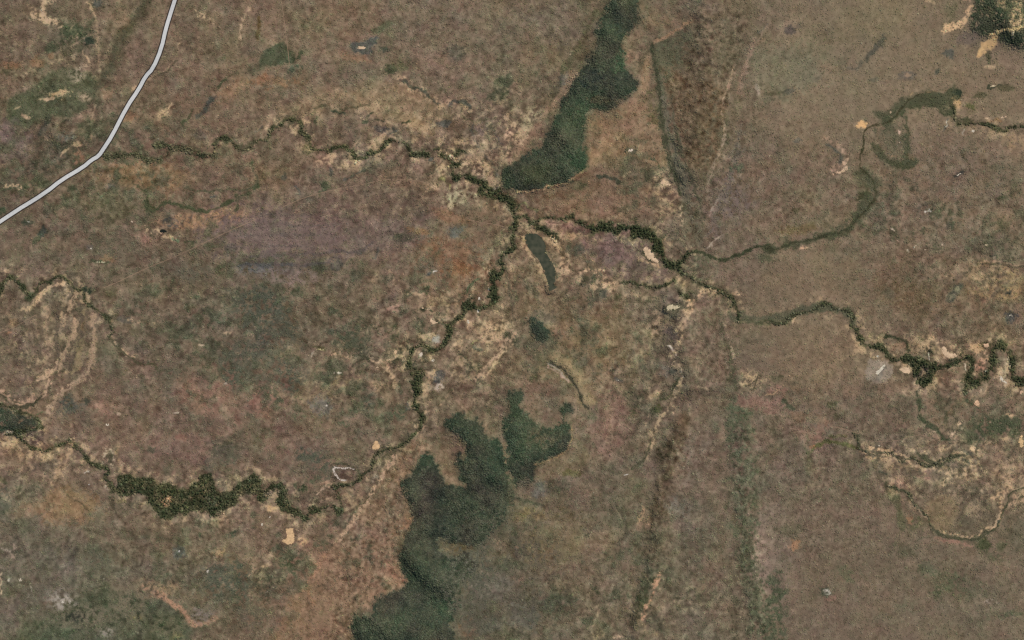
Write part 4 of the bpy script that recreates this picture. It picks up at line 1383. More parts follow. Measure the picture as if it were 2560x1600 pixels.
def paint(text):
  global C
  for line in text.strip().splitlines():
      line = line.strip()
      if not line or line[0] == '#':
          continue
      head, _, tail = line.partition(':')
      h = head.split()
      c, r = (-1, int(h[0][1])) if h[0][0] == 'Q' else (-4, 0) if h[0] == 'S' else (-2, 0) if h[0] == 'V' else (-3, 0) if h[0] == 'U' else (int(h[0][0]), int(h[0][1]))
      ox, oy, k = tile(c, r)
      op = h[1].rstrip('*'); spk = h[1].endswith('*')
      if op == 'B':
          x, y, rx, ry, an = (float(q) for q in h[2:7])
          col, s = ccol(h[7]), min(0.96, 1.3 * float(h[8]))
          x, y, rx, ry = ox + k * x, oy + k * y, k * rx, k * ry
          R_ = max(rx, ry) * 1.6 + 8
          sl = window(x - R_, y - R_, x + R_, y + R_)
          ca, sa = math.cos(math.radians(an)), math.sin(math.radians(an))
          dx, dy = WX[sl] - x, WY[sl] - y
          uu, vv = ca * dx + sa * dy, -sa * dx + ca * dy
          soft = min(1.0, 0.55 + min(rx, ry) / 60.0)
          nz = 0.16 * N4[sl] + (0.10 * N8[sl] + 0.12 * N20[sl] + 0.10 * N40[sl]) * (0.5 + 0.5 * soft)
          rho = np.sqrt((uu / rx) ** 2 + (vv / ry) ** 2) + nz
          a = s * (1 - sstep(1.0 - 0.55 * soft, 1.0 + 0.35 * soft, rho))
          if spk:
              a = np.clip(a * 1.35 * sstep(-1.3, 0.9, SPK[sl]), 0, 1)
          blend(sl, a, col)
      elif op == 'L':
          w, col, s = float(h[2]) * k, ccol(h[3]), min(0.96, 1.25 * float(h[4]))
          p = smooth_line(pts_of(tail, c, r))
          xs, ys = [q[0] for q in p], [q[1] for q in p]
          m = w + 14
          sl = window(min(xs) - m, min(ys) - m, max(xs) + m, max(ys) + m)
          X_, Y_ = (FX, FY) if w < 14 else (WX, WY)
          d = seg_dist(X_[sl], Y_[sl], p)
          soft = max(3.4, 0.6 * w)
          hw = max(w * 0.5, 1.5) * (1 + 0.25 * N20[sl] + 0.12 * N8[sl]) + 0.5 * N4[sl]
          a = s * (1 - sstep(hw - soft * 0.5, hw + soft * 0.5, d))
          if spk:
              a = np.clip(a * 1.35 * sstep(-1.3, 0.9, SPK[sl]), 0, 1)
          blend(sl, a, col)
      elif op == 'G':
          s, soft, col = float(h[2]), float(h[3]) * k, ccol(h[4])
          p = smooth_ring(pts_of(tail, c, r), 1)
          xs, ys = [q[0] for q in p], [q[1] for q in p]
          m = soft + 14
          sl = window(min(xs) - m, min(ys) - m, max(xs) + m, max(ys) + m)
          d = seg_dist(WX[sl], WY[sl], p, True) * np.where(inside(WX[sl], WY[sl], p), -1, 1)
          a = s * (1 - sstep(-soft * 0.6 - 1.2, soft * 0.6 + 1.2, d + 1.5 * N8[sl]))
          if spk:
              a = np.clip(a * 1.35 * sstep(-1.3, 0.9, SPK[sl]), 0, 1)
          blend(sl, a, col)
      elif op == 'F':
          fid = FORESTS.index(h[2]) + 1
          p = smooth_ring(pts_of(tail, c, r), 1)
          xs, ys = [q[0] for q in p], [q[1] for q in p]
          sl = window(min(xs) - 16, min(ys) - 16, max(xs) + 16, max(ys) + 16)
          d = seg_dist(WX[sl], WY[sl], p, True) * np.where(inside(WX[sl], WY[sl], p), -1, 1)
          a = 1 - sstep(-4.5, 6.0, d + 2.8 * N8[sl] + 2.4 * N20[sl] + 1.6 * N4[sl])
          if spk:
              a = np.clip(a * sstep(-1.9, -0.8, SPK[sl] - 0.03 * np.clip(d + 10, 0, 40)), 0, 1)
          base = ccol('DGRN') if fid != 3 else np.array((55, 67, 50), np.float32)
          cc = base + (3.5 * N90[sl] + 2.5 * N40[sl])[..., None] * np.array((0.7, 0.9, 0.4)) + (2.6 * fnoise(40 + fid, 60)[sl])[..., None] * np.array((1.0, -0.5, 0.2))
          C[sl] += (cc - C[sl]) * (0.94 * a)[..., None]
          m_ = a > 0.08
          forest_id[sl][m_] = fid
          formask[sl] = np.maximum(formask[sl], a)
      elif op == 'R':
          rid, w = RIVERS.index(h[2]) + 1, float(h[3]) * k
          p = smooth_line(pts_of(tail, c, r))
          creek_pts.append(p)
          xs, ys = [q[0] for q in p], [q[1] for q in p]
          m = 1.4 * w + 24
          sl = window(min(xs) - m, min(ys) - m, max(xs) + m, max(ys) + m)
          d = seg_dist(FX[sl], FY[sl], p)
          wk = 0.62 if rid in (1, 7) else 0.54
          hw = np.maximum(w * wk, 2.2) * (1 + 0.34 * N20[sl] + 0.2 * N8[sl]) + 0.5 * N4[sl]
          fr = 0.72 * (1 - sstep(hw, hw + 8.0 + 0.25 * w, d)) * sstep(-1.1, 0.7, SPK[sl])
          blend(sl, fr, np.array((80, 79, 58), np.float32))
          a = 1 - sstep(hw - 2.0, hw + 2.2, d)
          g = np.clip((0.5 if rid == 1 else 0.30) + 0.30 * N12[sl] + 0.22 * N40[sl], 0, 1)[..., None]
          cc = ccol('RIP') * (1 - g) + np.array((78, 79, 55), np.float32) * g
          C[sl] += (cc - C[sl]) * (0.92 * a)[..., None]
          m_ = a > 0.45
          rip_id[sl][m_] = rid
          forest_id[sl][m_] = 0
          ripmask[sl] = np.maximum(ripmask[sl], a)
      elif op == 'M':
          rid = RIVERS.index(h[2]) + 1
          p = smooth_ring(pts_of(tail, c, r), 1)
          xs, ys = [q[0] for q in p], [q[1] for q in p]
          sl = window(min(xs) - 10, min(ys) - 10, max(xs) + 10, max(ys) + 10)
          d = seg_dist(FX[sl], FY[sl], p, True) * np.where(inside(FX[sl], FY[sl], p), -1, 1)
          a = 1 - sstep(-2.0, 2.0, d + 0.8 * N8[sl])
          g = np.clip(0.35 + 0.3 * N12[sl] + 0.25 * N20[sl] - 0.02 * (d + 12), 0, 1)[..., None]
          cc = np.array((56, 62, 43), np.float32) * (1 - g) + np.array((76, 71, 52), np.float32) * g
          C[sl] += (cc - C[sl]) * (0.95 * a)[..., None]
          rip_id[sl][a > 0.45] = rid
          ripmask[sl] = np.maximum(ripmask[sl], a)
      elif op == 'H':
          s, soft = float(h[2]), 14.0
          p = pts_of(tail, c, r)
          xs, ys = [q[0] for q in p], [q[1] for q in p]
          sl = window(min(xs) - 30, min(ys) - 30, max(xs) + 30, max(ys) + 30)
          d = seg_dist(WX[sl], WY[sl], p, True) * np.where(inside(WX[sl], WY[sl], p), -1, 1)
          coarse[sl] = np.maximum(coarse[sl], s * (1 - sstep(-soft, soft, d)))
      elif op == 'E':
          x, y, rx, ry, an = (float(q) for q in h[3:8])
          ca, sa = math.cos(math.radians(an)), math.sin(math.radians(an))
          n = 14 if rx * k < 5 else 22
          ring = []
          rg = np.random.default_rng(int(x * 7 + y * 13 + c * 101 + 500))
          jit = rg.uniform(0.62, 1.2, n)
          for q in range(n):
              t = 2 * math.pi * q / n
              ex, ey = rx * k * math.cos(t) * jit[q], ry * k * math.sin(t) * jit[q]
              ring.append((ox + k * x + ca * ex - sa * ey, oy + k * y + sa * ex + ca * ey))
          PANS.append((ring, ccol(h[8])))
      elif op == 'P':
          ring = smooth_ring(pts_of(tail, c, r), 2)
          rg = np.random.default_rng(int(ring[0][0] * 10))
          ring = [(a_ + rg.normal(0, 0.75), b_ + rg.normal(0, 0.75)) for a_, b_ in ring]
          PANS.append((ring, ccol(h[3])))
      elif op == 'T':
          TRACKS.append(smooth_line(pts_of(tail, c, r), 3))
      elif op == 'W':
          x, y, rx, ry, an = (float(q) for q in h[2:7])
          ca, sa = math.cos(math.radians(an)), math.sin(math.radians(an))
          WATERS.append([(ox + k * (x + ca * rx * math.cos(t) * (1 + 0.16 * math.sin(3 * t + 1)) - sa * ry * math.sin(t)),
                          oy + k * (y + sa * rx * math.cos(t) + ca * ry * math.sin(t) * (1 + 0.12 * math.cos(2 * t)))) for t in np.linspace(0, 2 * math.pi, 28, endpoint=False)])
      elif op == 'K':
          ring = smooth_ring(pts_of(tail, c, r), 2)
          rg = np.random.default_rng(77)
          BILLS.append([(a_ + rg.normal(0, 0.5), b_ + rg.normal(0, 0.5)) for a_, b_ in ring])


paint(SURVEY)
# dark thickets and pale scalds: thickets where the plain is wooded, scalds beside the creeks
thick = np.full((NY, NX), 0.22, np.float32)
for x_, y_, rx_, ry_, w_ in ((800, 830, 360, 200, .8), (1040, 960, 180, 140, .4), (330, 1470, 240, 130, .5), (860, 1420, 150, 120, .7), (180, 400, 200, 140, .8),
                             (1120, 360, 220, 120, .5), (1420, 760, 200, 140, .6), (1640, 460, 120, 120, .4), (2340, 560, 200, 220, .6), (1480, 1480, 260, 140, .7),
                             (600, 1330, 200, 100, .5), (420, 800, 240, 180, .3), (1560, 1000, 120, 140, .5), (2400, 1050, 160, 90, .6), (500, 480, 300, 160, .3)):
    thick += w_ * np.exp(-((GX - x_) / rx_) ** 2 - ((GY - y_) / ry_) ** 2)
thick *= rug
tn = sstep(0.15, 1.5, 0.55 * N40 + 0.6 * N20 + 0.45 * N90 + 0.35 * N8)
ta = np.clip(thick * tn * 0.95, 0, 0.8) * (1 - np.clip(ripmask + formask, 0, 1)) * sstep(150, 125, C @ np.array((0.30, 0.59, 0.11), np.float32))
C += (np.array((76, 77, 60), np.float32) - C) * ta[..., None]
near = np.clip(blur(ripmask, 17) * 7.0, 0, 0.8)
for x_, y_, rx_, ry_, w_ in ((1130, 390, 120, 80, .9), (1170, 860, 120, 130, .9), (1420, 690, 150, 60, .6), (1580, 900, 80, 170, .6), (990, 880, 150, 120, .5), (90, 860, 130, 170, .6),
                             (70, 1150, 160, 70, .7), (2260, 880, 220, 60, .7), (2450, 1170, 120, 120, .8), (960, 290, 260, 60, .6), (1710, 520, 60, 90, .5), (2300, 1130, 140, 70, .6),
                             (150, 200, 150, 130, .6), (640, 1420, 150, 90, .5), (1690, 1490, 160, 90, .4), (1270, 300, 60, 120, .6), (2440, 700, 140, 80, .5), (800, 500, 300, 60, .3)):
    near += w_ * np.exp(-((GX - x_) / rx_) ** 2 - ((GY - y_) / ry_) ** 2)
near = np.clip(near, 0, 1.1)
pa = near * sstep(0.0, 1.5, 0.6 * N20 + 0.5 * N12 + 0.4 * N8 + 0.35 * N4 + 0.3 * N90) * 0.72 * (1 - np.clip(1.3 * ripmask + formask, 0, 1))
C += (np.array((158, 134, 104), np.float32) - C) * pa[..., None]
C += (coarse * (4.6 * fnoise(71, 7) + 2.6 * fnoise(72, 13)))[..., None] * np.array((1.0, 0.95, 0.8), np.float32)
fringe = np.clip(blur(formask, 6) * 1.3 - formask, 0, 0.5) * sstep(-0.9, 0.9, SPK)
C += (np.array((80, 79, 61), np.float32) - C) * fringe[..., None]
# branching wash lines and the paler ground between them
wdx, wdy = 15 * fnoise(83, 70) + 6 * N20, 15 * fnoise(84, 70) + 6 * fnoise(85, 22)
e1 = np.abs(bil(fnoise(81, 50), GX + wdx, GY + wdy)); e2 = np.abs(bil(fnoise(82, 24), GX + 0.7 * wdx, GY + 0.7 * wdy)); e3 = np.abs(fnoise(86, 11))
ERO = 0.55 * np.minimum(e1, 1.2) + 0.75 * np.minimum(e2, 1.3) + 0.4 * e3
ERO = (ERO - ERO.mean()) / ERO.std()
near2 = np.clip(near, 0, 1)
LUMV = LUMV + ERO * (2.6 + 3.0 * np.clip(thick, 0, 1.2) + 4.0 * near2) * rug * (1 - 0.75 * (coarse > 0.3))
# natural patchiness over everything, weaker on dense canopy
wv = (1 - 0.55 * np.clip(ripmask + formask, 0, 1))
C[..., 0] += wv * (LUMV + HUEV + 0.6 * YELV)
C[..., 1] += wv * (0.96 * LUMV - 0.6 * HUEV + 0.5 * YELV)
C[..., 2] += wv * (0.86 * LUMV + 0.1 * HUEV - 1.0 * YELV)
C *= np.array((1.005, 1.0, 0.97), np.float32)
dl = sstep(0.13, 0.02, e1) * rug * 0.42 * (0.4 + 0.6 * np.clip(thick + near2, 0, 1)) * (1 - np.clip(ripmask + formask, 0, 1))
C += (np.array((84, 79, 62), np.float32) - C) * dl[..., None]
e4 = np.abs(bil(fnoise(87, 44), GX + 0.9 * wdy, GY + 0.9 * wdx))
pl = sstep(0.12, 0.02, e4) * rug * near2 * 0.45 * sstep(-0.6, 0.8, N20) * (1 - np.clip(ripmask + formask, 0, 1))
C += (np.array((162, 138, 108), np.float32) - C) * pl[..., None]
paint(SURVEY2)
fine = (1.0 * RDG + 0.9 * N12 + 0.9 * N8 + 0.5 * N4) * rug + coarse * (3.6 * fnoise(71, 7) + 2.2 * fnoise(72, 13))
C += (wv * fine)[..., None] * np.array((1.0, 0.96, 0.85), np.float32)
Lm = C @ np.array((0.30, 0.59, 0.11), np.float32)      # crisper contrast between neighbouring kinds of ground, calmer hues
lo = blur(Lm, 24)
C = (Lm + 0.30 * np.clip(Lm - lo, -14, 30))[..., None] * (1 + np.array((0.88, 0.88, 0.90), np.float32) * (C / Lm[..., None] - 1))
C = np.clip(C * np.array((1.0, 1.0, 0.985), np.float32), 26, 235)

road_line = smooth_line(pts_of(ROAD[2], 0, 0), 1)
bare = np.zeros((NY, NX), bool)          # where nothing grows
flat_list = []
for ring in [p for p, _ in PANS] + WATERS + BILLS:
    xs, ys = [q[0] for q in ring], [q[1] for q in ring]
    sl = window(min(xs) - 12, min(ys) - 12, max(xs) + 12, max(ys) + 12)
    d = seg_dist(GX[sl], GY[sl], ring, True) * np.where(inside(GX[sl], GY[sl], ring), -1, 1)
    bare[sl] |= d < -1.6
    flat_list.append((sl, 1 - sstep(3.5, 10, d)))
xs, ys = [q[0] for q in road_line], [q[1] for q in road_line]
sl = window(min(xs) - 12, min(ys) - 12, max(xs) + 12, max(ys) + 12)
road_d = np.full((NY, NX), 1e6, np.float32)
road_d[sl] = seg_dist(GX[sl], GY[sl], road_line)
bare |= road_d < 8.6
for tr in TRACKS:
    xs, ys = [q[0] for q in tr], [q[1] for q in tr]
    sl = window(min(xs) - 4, min(ys) - 4, max(xs) + 4, max(ys) + 4)
    bare[sl] |= seg_dist(GX[sl], GY[sl], tr) < 1.3

# relief in metres
near30 = np.clip(blur(ripmask, 24) * 3.5, 0, 1)
HT = 6.0 * N200 + 2.4 * N90 + 0.9 * N40 + (0.30 + 0.55 * near30) * rug * fnoise(53, 22) + 1.3 * rug * (RDL + 0.5 * RDG)
fm = blur(formask, 20)
r2 = 0.7071
dg = bil(fnoise(51, 40), (r2 * (GX + GY) * 0.3) % 2400, (r2 * (GX - GY) + 1400) % 1500)
HT += 52 * fm + 7.5 * fm * dg + 1.2 * fm * fnoise(52, 20)
ridge = np.zeros((NY, NX), np.float32)
for p, hh, ww in (([(1790, -40), (1760, 60), (1765, 200), (1760, 300), (1720, 420)], 34, 48), ([(1690, 740), (1710, 850), (1725, 960)], 30, 40),
                  ([(1700, 1060), (1668, 1160), (1655, 1220), (1640, 1380), (1610, 1500), (1590, 1640)], 24, 26), ([(930, 1660), (930, 1500), (960, 1400), (1020, 1240), (1040, 1130)], 22, 70),
                  ([(1850, 1040), (1862, 1220), (1880, 1400), (1900, 1640)], 14, 30), ([(80, 740), (90, 860), (60, 980)], 14, 34), ([(120, 760), (170, 830), (130, 950)], -6, 9),
                  ([(1655, 260), (1680, 400), (1725, 560), (1745, 620)], -6, 14), ([(300, 0), (215, 160), (160, 330)], 16, 40)):
    ridge += 1.35 * hh * np.exp(-(seg_dist(WX, WY, p) / ww) ** 2)
HT += ridge * (1 + 0.06 * N20 + 0.025 * N12)
# the curved scarp east of the southern forest
sc_l = [(1372, 905), (1400, 915), (1425, 940), (1440, 975), (1455, 1010), (1470, 1022)]
HT += 9 * np.exp(-(seg_dist(GX, GY, [(x_ + 9, y_ - 9) for x_, y_ in sc_l]) / 12) ** 2)
HT -= 3.0 * np.clip(blur(ripmask, 5) * 1.5, 0, 1) + 5.0 * np.clip(blur(ripmask, 30) * 3, 0, 1)
for sl, m in flat_list:
    base = HT[sl][m > 0.6].mean() if (m > 0.6).any() else HT[sl].mean()
    HT[sl] = HT[sl] * (1 - m) + base * m
rb = blur(HT, 9)
HT = np.where(road_d < 40, rb + (HT - rb) * sstep(12, 40, road_d), HT)
HT -= HT.min()

def s2l(c):
    c = np.asarray(c, np.float64) / 255.0
    return np.where(c <= 0.04045, c / 12.92, ((c + 0.055) / 1.055) ** 2.4)
# ---------------------------------------------------------------- helpers that turn the survey into objects
LIGHT = np.array((0.845, 0.905, 0.925))          # brightness of a white sheet under this sun and sky
def wx(x): return (np.asarray(x) - W_PX / 2) * M_PX
def wy(y): return (H_PX / 2 - np.asarray(y)) * M_PX

def new_mat(name):
    m = bpy.data.materials.new(name); m.use_nodes = True
    nt = m.node_tree; b = nt.nodes['Principled BSDF']
    b.inputs['Roughness'].default_value = 1.0
    b.inputs['Specular IOR Level'].default_value = 0.0
    return m, nt.nodes, nt.links, b

def soil_mat(name, rgb, var=0.18, scale=0.05):
    m, n, l, b = new_mat(name)
    col = s2l(rgb) / LIGHT
    geo = n.new('ShaderNodeNewGeometry')
    no = n.new('ShaderNodeTexNoise'); no.inputs['Scale'].default_value = scale; no.inputs['Detail'].default_value = 6
    l.new(geo.outputs['Position'], no.inputs['Vector'])
    mr = n.new('ShaderNodeMapRange'); mr.inputs['From Min'].default_value = 0.3; mr.inputs['From Max'].default_value = 0.7
    mr.inputs['To Min'].default_value = 1 - var; mr.inputs['To Max'].default_value = 1 + var
    l.new(no.outputs['Fac'], mr.inputs['Value'])
    vm = n.new('ShaderNodeVectorMath'); vm.operation = 'SCALE'
    vm.inputs[0].default_value = tuple(col); l.new(mr.outputs['Result'], vm.inputs['Scale'])
    l.new(vm.outputs['Vector'], b.inputs['Base Color'])
    return m

def mesh_obj(name, verts, faces, mat, parent=None, smooth=False, **props):
    me = bpy.data.meshes.new(name)
    me.from_pydata([tuple(map(float, v)) for v in verts], [], faces)
    me.update()
    if mat: me.materials.append(mat)
    if smooth: me.polygons.foreach_set('use_smooth', [True] * len(me.polygons))
    o = bpy.data.objects.new(name, me); COL.objects.link(o)
    if parent: o.parent = parent
    for k_, v_ in props.items(): o[k_] = v_
    return o

# ---------------------------------------------------------------- cover of plants on each grid cell
lum = C @ np.array((0.30, 0.59, 0.11), np.float32)
cover = np.interp(lum, (50, 75, 95, 115, 135, 160, 185), (0.95, 0.80, 0.58, 0.42, 0.32, 0.22, 0.12)).astype(np.float32)
cover *= 0.55 + 0.45 * sstep(0.35, 0.9, rug)
dense = np.clip(np.maximum(formask, ripmask), 0, 1)
cover = cover * (1 - dense) + dense * 1.0

# ---------------------------------------------------------------- ground: one sheet, fine near the camera's view, coarse to the horizon
ext = MARG + np.cumsum(120 * 1.6 ** np.arange(10))
gxx = np.concatenate([-ext[::-1], gx, W_PX + ext]); gyy = np.concatenate([-ext[::-1], gy, H_PX + ext])
ne = len(ext)
GH = np.pad(HT, ne, mode='edge'); GC = np.pad(C, ((ne, ne), (ne, ne), (0, 0)), mode='edge'); GV = np.pad(cover, ne, mode='edge')
nX, nY = len(gxx), len(gyy)
far_brown = np.array((108, 97, 78), np.float32)                       # the plain goes on outside the surveyed part
outm = np.ones((nY, nX), bool); outm[ne:-ne, ne:-ne] = False
fr_ = np.random.default_rng(9).normal(0, 4.0, (nY, nX, 1)) * np.array((1, 0.95, 0.85))
GC[outm] = (far_brown + fr_)[outm]; GV[outm] = 0.45
vx, vy = np.meshgrid(wx(gxx), wy(gyy))
co = np.stack([vx, vy, GH], -1).reshape(-1, 3).astype(np.float32)
idx = np.arange(nX * nY).reshape(nY, nX)
quads = np.stack([idx[1:, :-1], idx[1:, 1:], idx[:-1, 1:], idx[:-1, :-1]], -1).reshape(-1, 4)
me = bpy.data.meshes.new('ground')
me.vertices.add(len(co)); me.vertices.foreach_set('co', co.ravel())
me.loops.add(quads.size); me.loops.foreach_set('vertex_index', quads.ravel().astype(np.int32))
me.polygons.add(len(quads)); me.polygons.foreach_set('loop_start', np.arange(0, quads.size, 4, dtype=np.int32))
me.polygons.foreach_set('use_smooth', np.ones(len(quads), bool))
me.update(calc_edges=True)
KG = 1.0 - 0.12 * GV                              # soil darkened with plant cover, tuned to the intended brightness
soil = s2l(GC) / LIGHT * KG[..., None]  # also carries the grey haze patches painted into the survey colours
rgba = np.ones((nX * nY, 4), np.float32); rgba[:, :3] = np.clip(soil.reshape(-1, 3), 0.005, 0.85)
at = me.attributes.new('soil', 'FLOAT_COLOR', 'POINT'); at.data.foreach_set('color', rgba.ravel())
m, n, l, b = new_mat('soil_and_dry_grass')
a_ = n.new('ShaderNodeAttribute'); a_.attribute_name = 'soil'
geo = n.new('ShaderNodeNewGeometry')
prev = a_.outputs['Color']
for sc, det, lo, hi in ((0.16, 3, 0.93, 1.07), (0.035, 4, 0.86, 1.14)):
    no = n.new('ShaderNodeTexNoise'); no.inputs['Scale'].default_value = sc; no.inputs['Detail'].default_value = det
    l.new(geo.outputs['Position'], no.inputs['Vector'])
    mr = n.new('ShaderNodeMapRange'); mr.inputs['From Min'].default_value = 0.3; mr.inputs['From Max'].default_value = 0.7
    mr.inputs['To Min'].default_value = lo; mr.inputs['To Max'].default_value = hi
    l.new(no.outputs['Fac'], mr.inputs['Value'])
    vm = n.new('ShaderNodeVectorMath'); vm.operation = 'SCALE'
    l.new(prev, vm.inputs[0]); l.new(mr.outputs['Result'], vm.inputs['Scale']); prev = vm.outputs['Vector']
l.new(prev, b.inputs['Base Color'])
me.materials.append(m)
ground = bpy.data.objects.new('ground', me); COL.objects.link(ground)
ground['kind'] = 'structure'
ground['label'] = 'wide brown savanna floor of dry grass and bare soil'

# ---------------------------------------------------------------- road, tracks, clay pans, water
def strip(line, off0, off1, lift0, lift1, step=4.0):
    p = [line[0]]
    for q in line[1:]:
        dx, dy = q[0] - p[-1][0], q[1] - p[-1][1]
        dd = math.hypot(dx, dy); nn = int(dd // step)
        for s_ in range(1, nn):
            p.append((p[-1][0] + dx / nn, p[-1][1] + dy / nn))
        p.append(q)
    p = np.array(p); t = np.gradient(p, axis=0); t /= np.linalg.norm(t, axis=1)[:, None] + 1e-9
    nrm = np.stack([-t[:, 1], t[:, 0]], 1)
    vs, fs = [], []
    for q, nn in zip(p, nrm):
        z = float(bil(HT, q[0], q[1]))
        for off, lift in ((off0, lift0), (off1, lift1)):
            x, y = q + nn * off
            vs.append((float(wx(x)), float(wy(y)), max(z, float(bil(HT, x, y))) + lift))
    for q in range(len(p) - 1):
        fs.append((2 * q, 2 * q + 1, 2 * q + 3, 2 * q + 2))
    return vs, fs
v_, f_ = strip(road_line, -4.6, 4.6, 1.3, 1.3)
road = mesh_obj('road', v_, f_, soil_mat('pale_gravel', (182, 185, 180), 0.09, 0.09), kind='structure',
                label='pale grey gravel road with dark map outlines running down to the lower edge')
outline_m = soil_mat('dark_outline', (56, 50, 43), 0.2, 0.08)  # dark outline of the map-drawn road line, built as strips
for s_ in (-1, 1):
    v_, f_ = strip(road_line, s_ * 7.5, s_ * 4.55, 0.6, 1.2)
    mesh_obj('road_outline', v_, f_, outline_m, road)
track_m = soil_mat('track_dust', (138, 117, 95), 0.12, 0.1)
for tr in TRACKS:
    v_, f_ = strip(tr, -0.6, 0.6, 0.5, 0.5)
    mesh_obj('track', v_, f_, track_m, kind='structure', label='faint pale vehicle track across the scrub')

def sheet(name, ring, mat, lift, rim=0.0, **props):
    x = np.array([q[0] for q in ring]); y = np.array([q[1] for q in ring])
    z = bil(HT, x, y).max() + lift
    nn = len(ring)
    vs = [(float(wx(a)), float(wy(b_)), z) for a, b_ in zip(x, y)]
    cx, cy = x.mean(), y.mean()
    vs += [(float(wx(a)), float(wy(b_)), z - lift - 1.5) for a, b_ in zip(x, y)]
    fs = [tuple(range(nn))] + [(q, q + nn, (q + 1) % nn + nn, (q + 1) % nn) for q in range(nn)]
    o = mesh_obj(name, vs, fs, mat, **props)
    me_ = o.data
    import bmesh
    bm = bmesh.new(); bm.from_mesh(me_); bmesh.ops.recalc_face_normals(bm, faces=bm.faces)
    bmesh.ops.triangulate(bm, faces=[f for f in bm.faces if len(f.verts) > 4]); bm.to_mesh(me_); bm.free()
    return o
for ring, col in PANS:
    sheet('clay_pan', ring, soil_mat('pan_clay', np.minimum(col * 0.92, (196, 182, 160) if col[0] - col[2] < 34 else (190, 166, 134)), 0.24, 0.07), 0.35, kind='structure',
          label='small bare pale clay pan among the scrub')
wm, n, l, b = new_mat('still_water')
b.inputs['Base Color'].default_value = (0.012, 0.014, 0.008, 1); b.inputs['Roughness'].default_value = 0.12; b.inputs['Specular IOR Level'].default_value = 0.4
for ring in WATERS:
    sheet('waterhole', ring, wm, 0.3, kind='structure', label='small dark waterhole with pale banks')
bm_, n, l, b = new_mat('weedy_water')
geo = n.new('ShaderNodeNewGeometry'); no = n.new('ShaderNodeTexNoise'); no.inputs['Scale'].default_value = 0.035; no.inputs['Detail'].default_value = 8
l.new(geo.outputs['Position'], no.inputs['Vector'])
cr = n.new('ShaderNodeValToRGB')
cr.color_ramp.elements[0].position = 0.35; cr.color_ramp.elements[0].color = (*(s2l((52, 58, 46)) / LIGHT), 1)
cr.color_ramp.elements[1].position = 0.68; cr.color_ramp.elements[1].color = (*(s2l((74, 75, 60)) / LIGHT), 1)
l.new(no.outputs['Fac'], cr.inputs['Fac']); l.new(cr.outputs['Color'], b.inputs['Base Color'])
b.inputs['Roughness'].default_value = 0.6; b.inputs['Specular IOR Level'].default_value = 0.03
for ring in BILLS:
    sheet('billabong', ring, bm_, 0.3, kind='structure', label='long dark weedy billabong just south of the creek junction')

# ---------------------------------------------------------------- plants
fm_, n, l, b = new_mat('foliage')
a_ = n.new('ShaderNodeAttribute'); a_.attribute_type = 'INSTANCER'; a_.attribute_name = 'tint'
l.new(a_.outputs['Color'], b.inputs['Base Color'])
bark, n, l, b = new_mat('bark'); b.inputs['Base Color'].default_value = (0.11, 0.085, 0.06, 1)

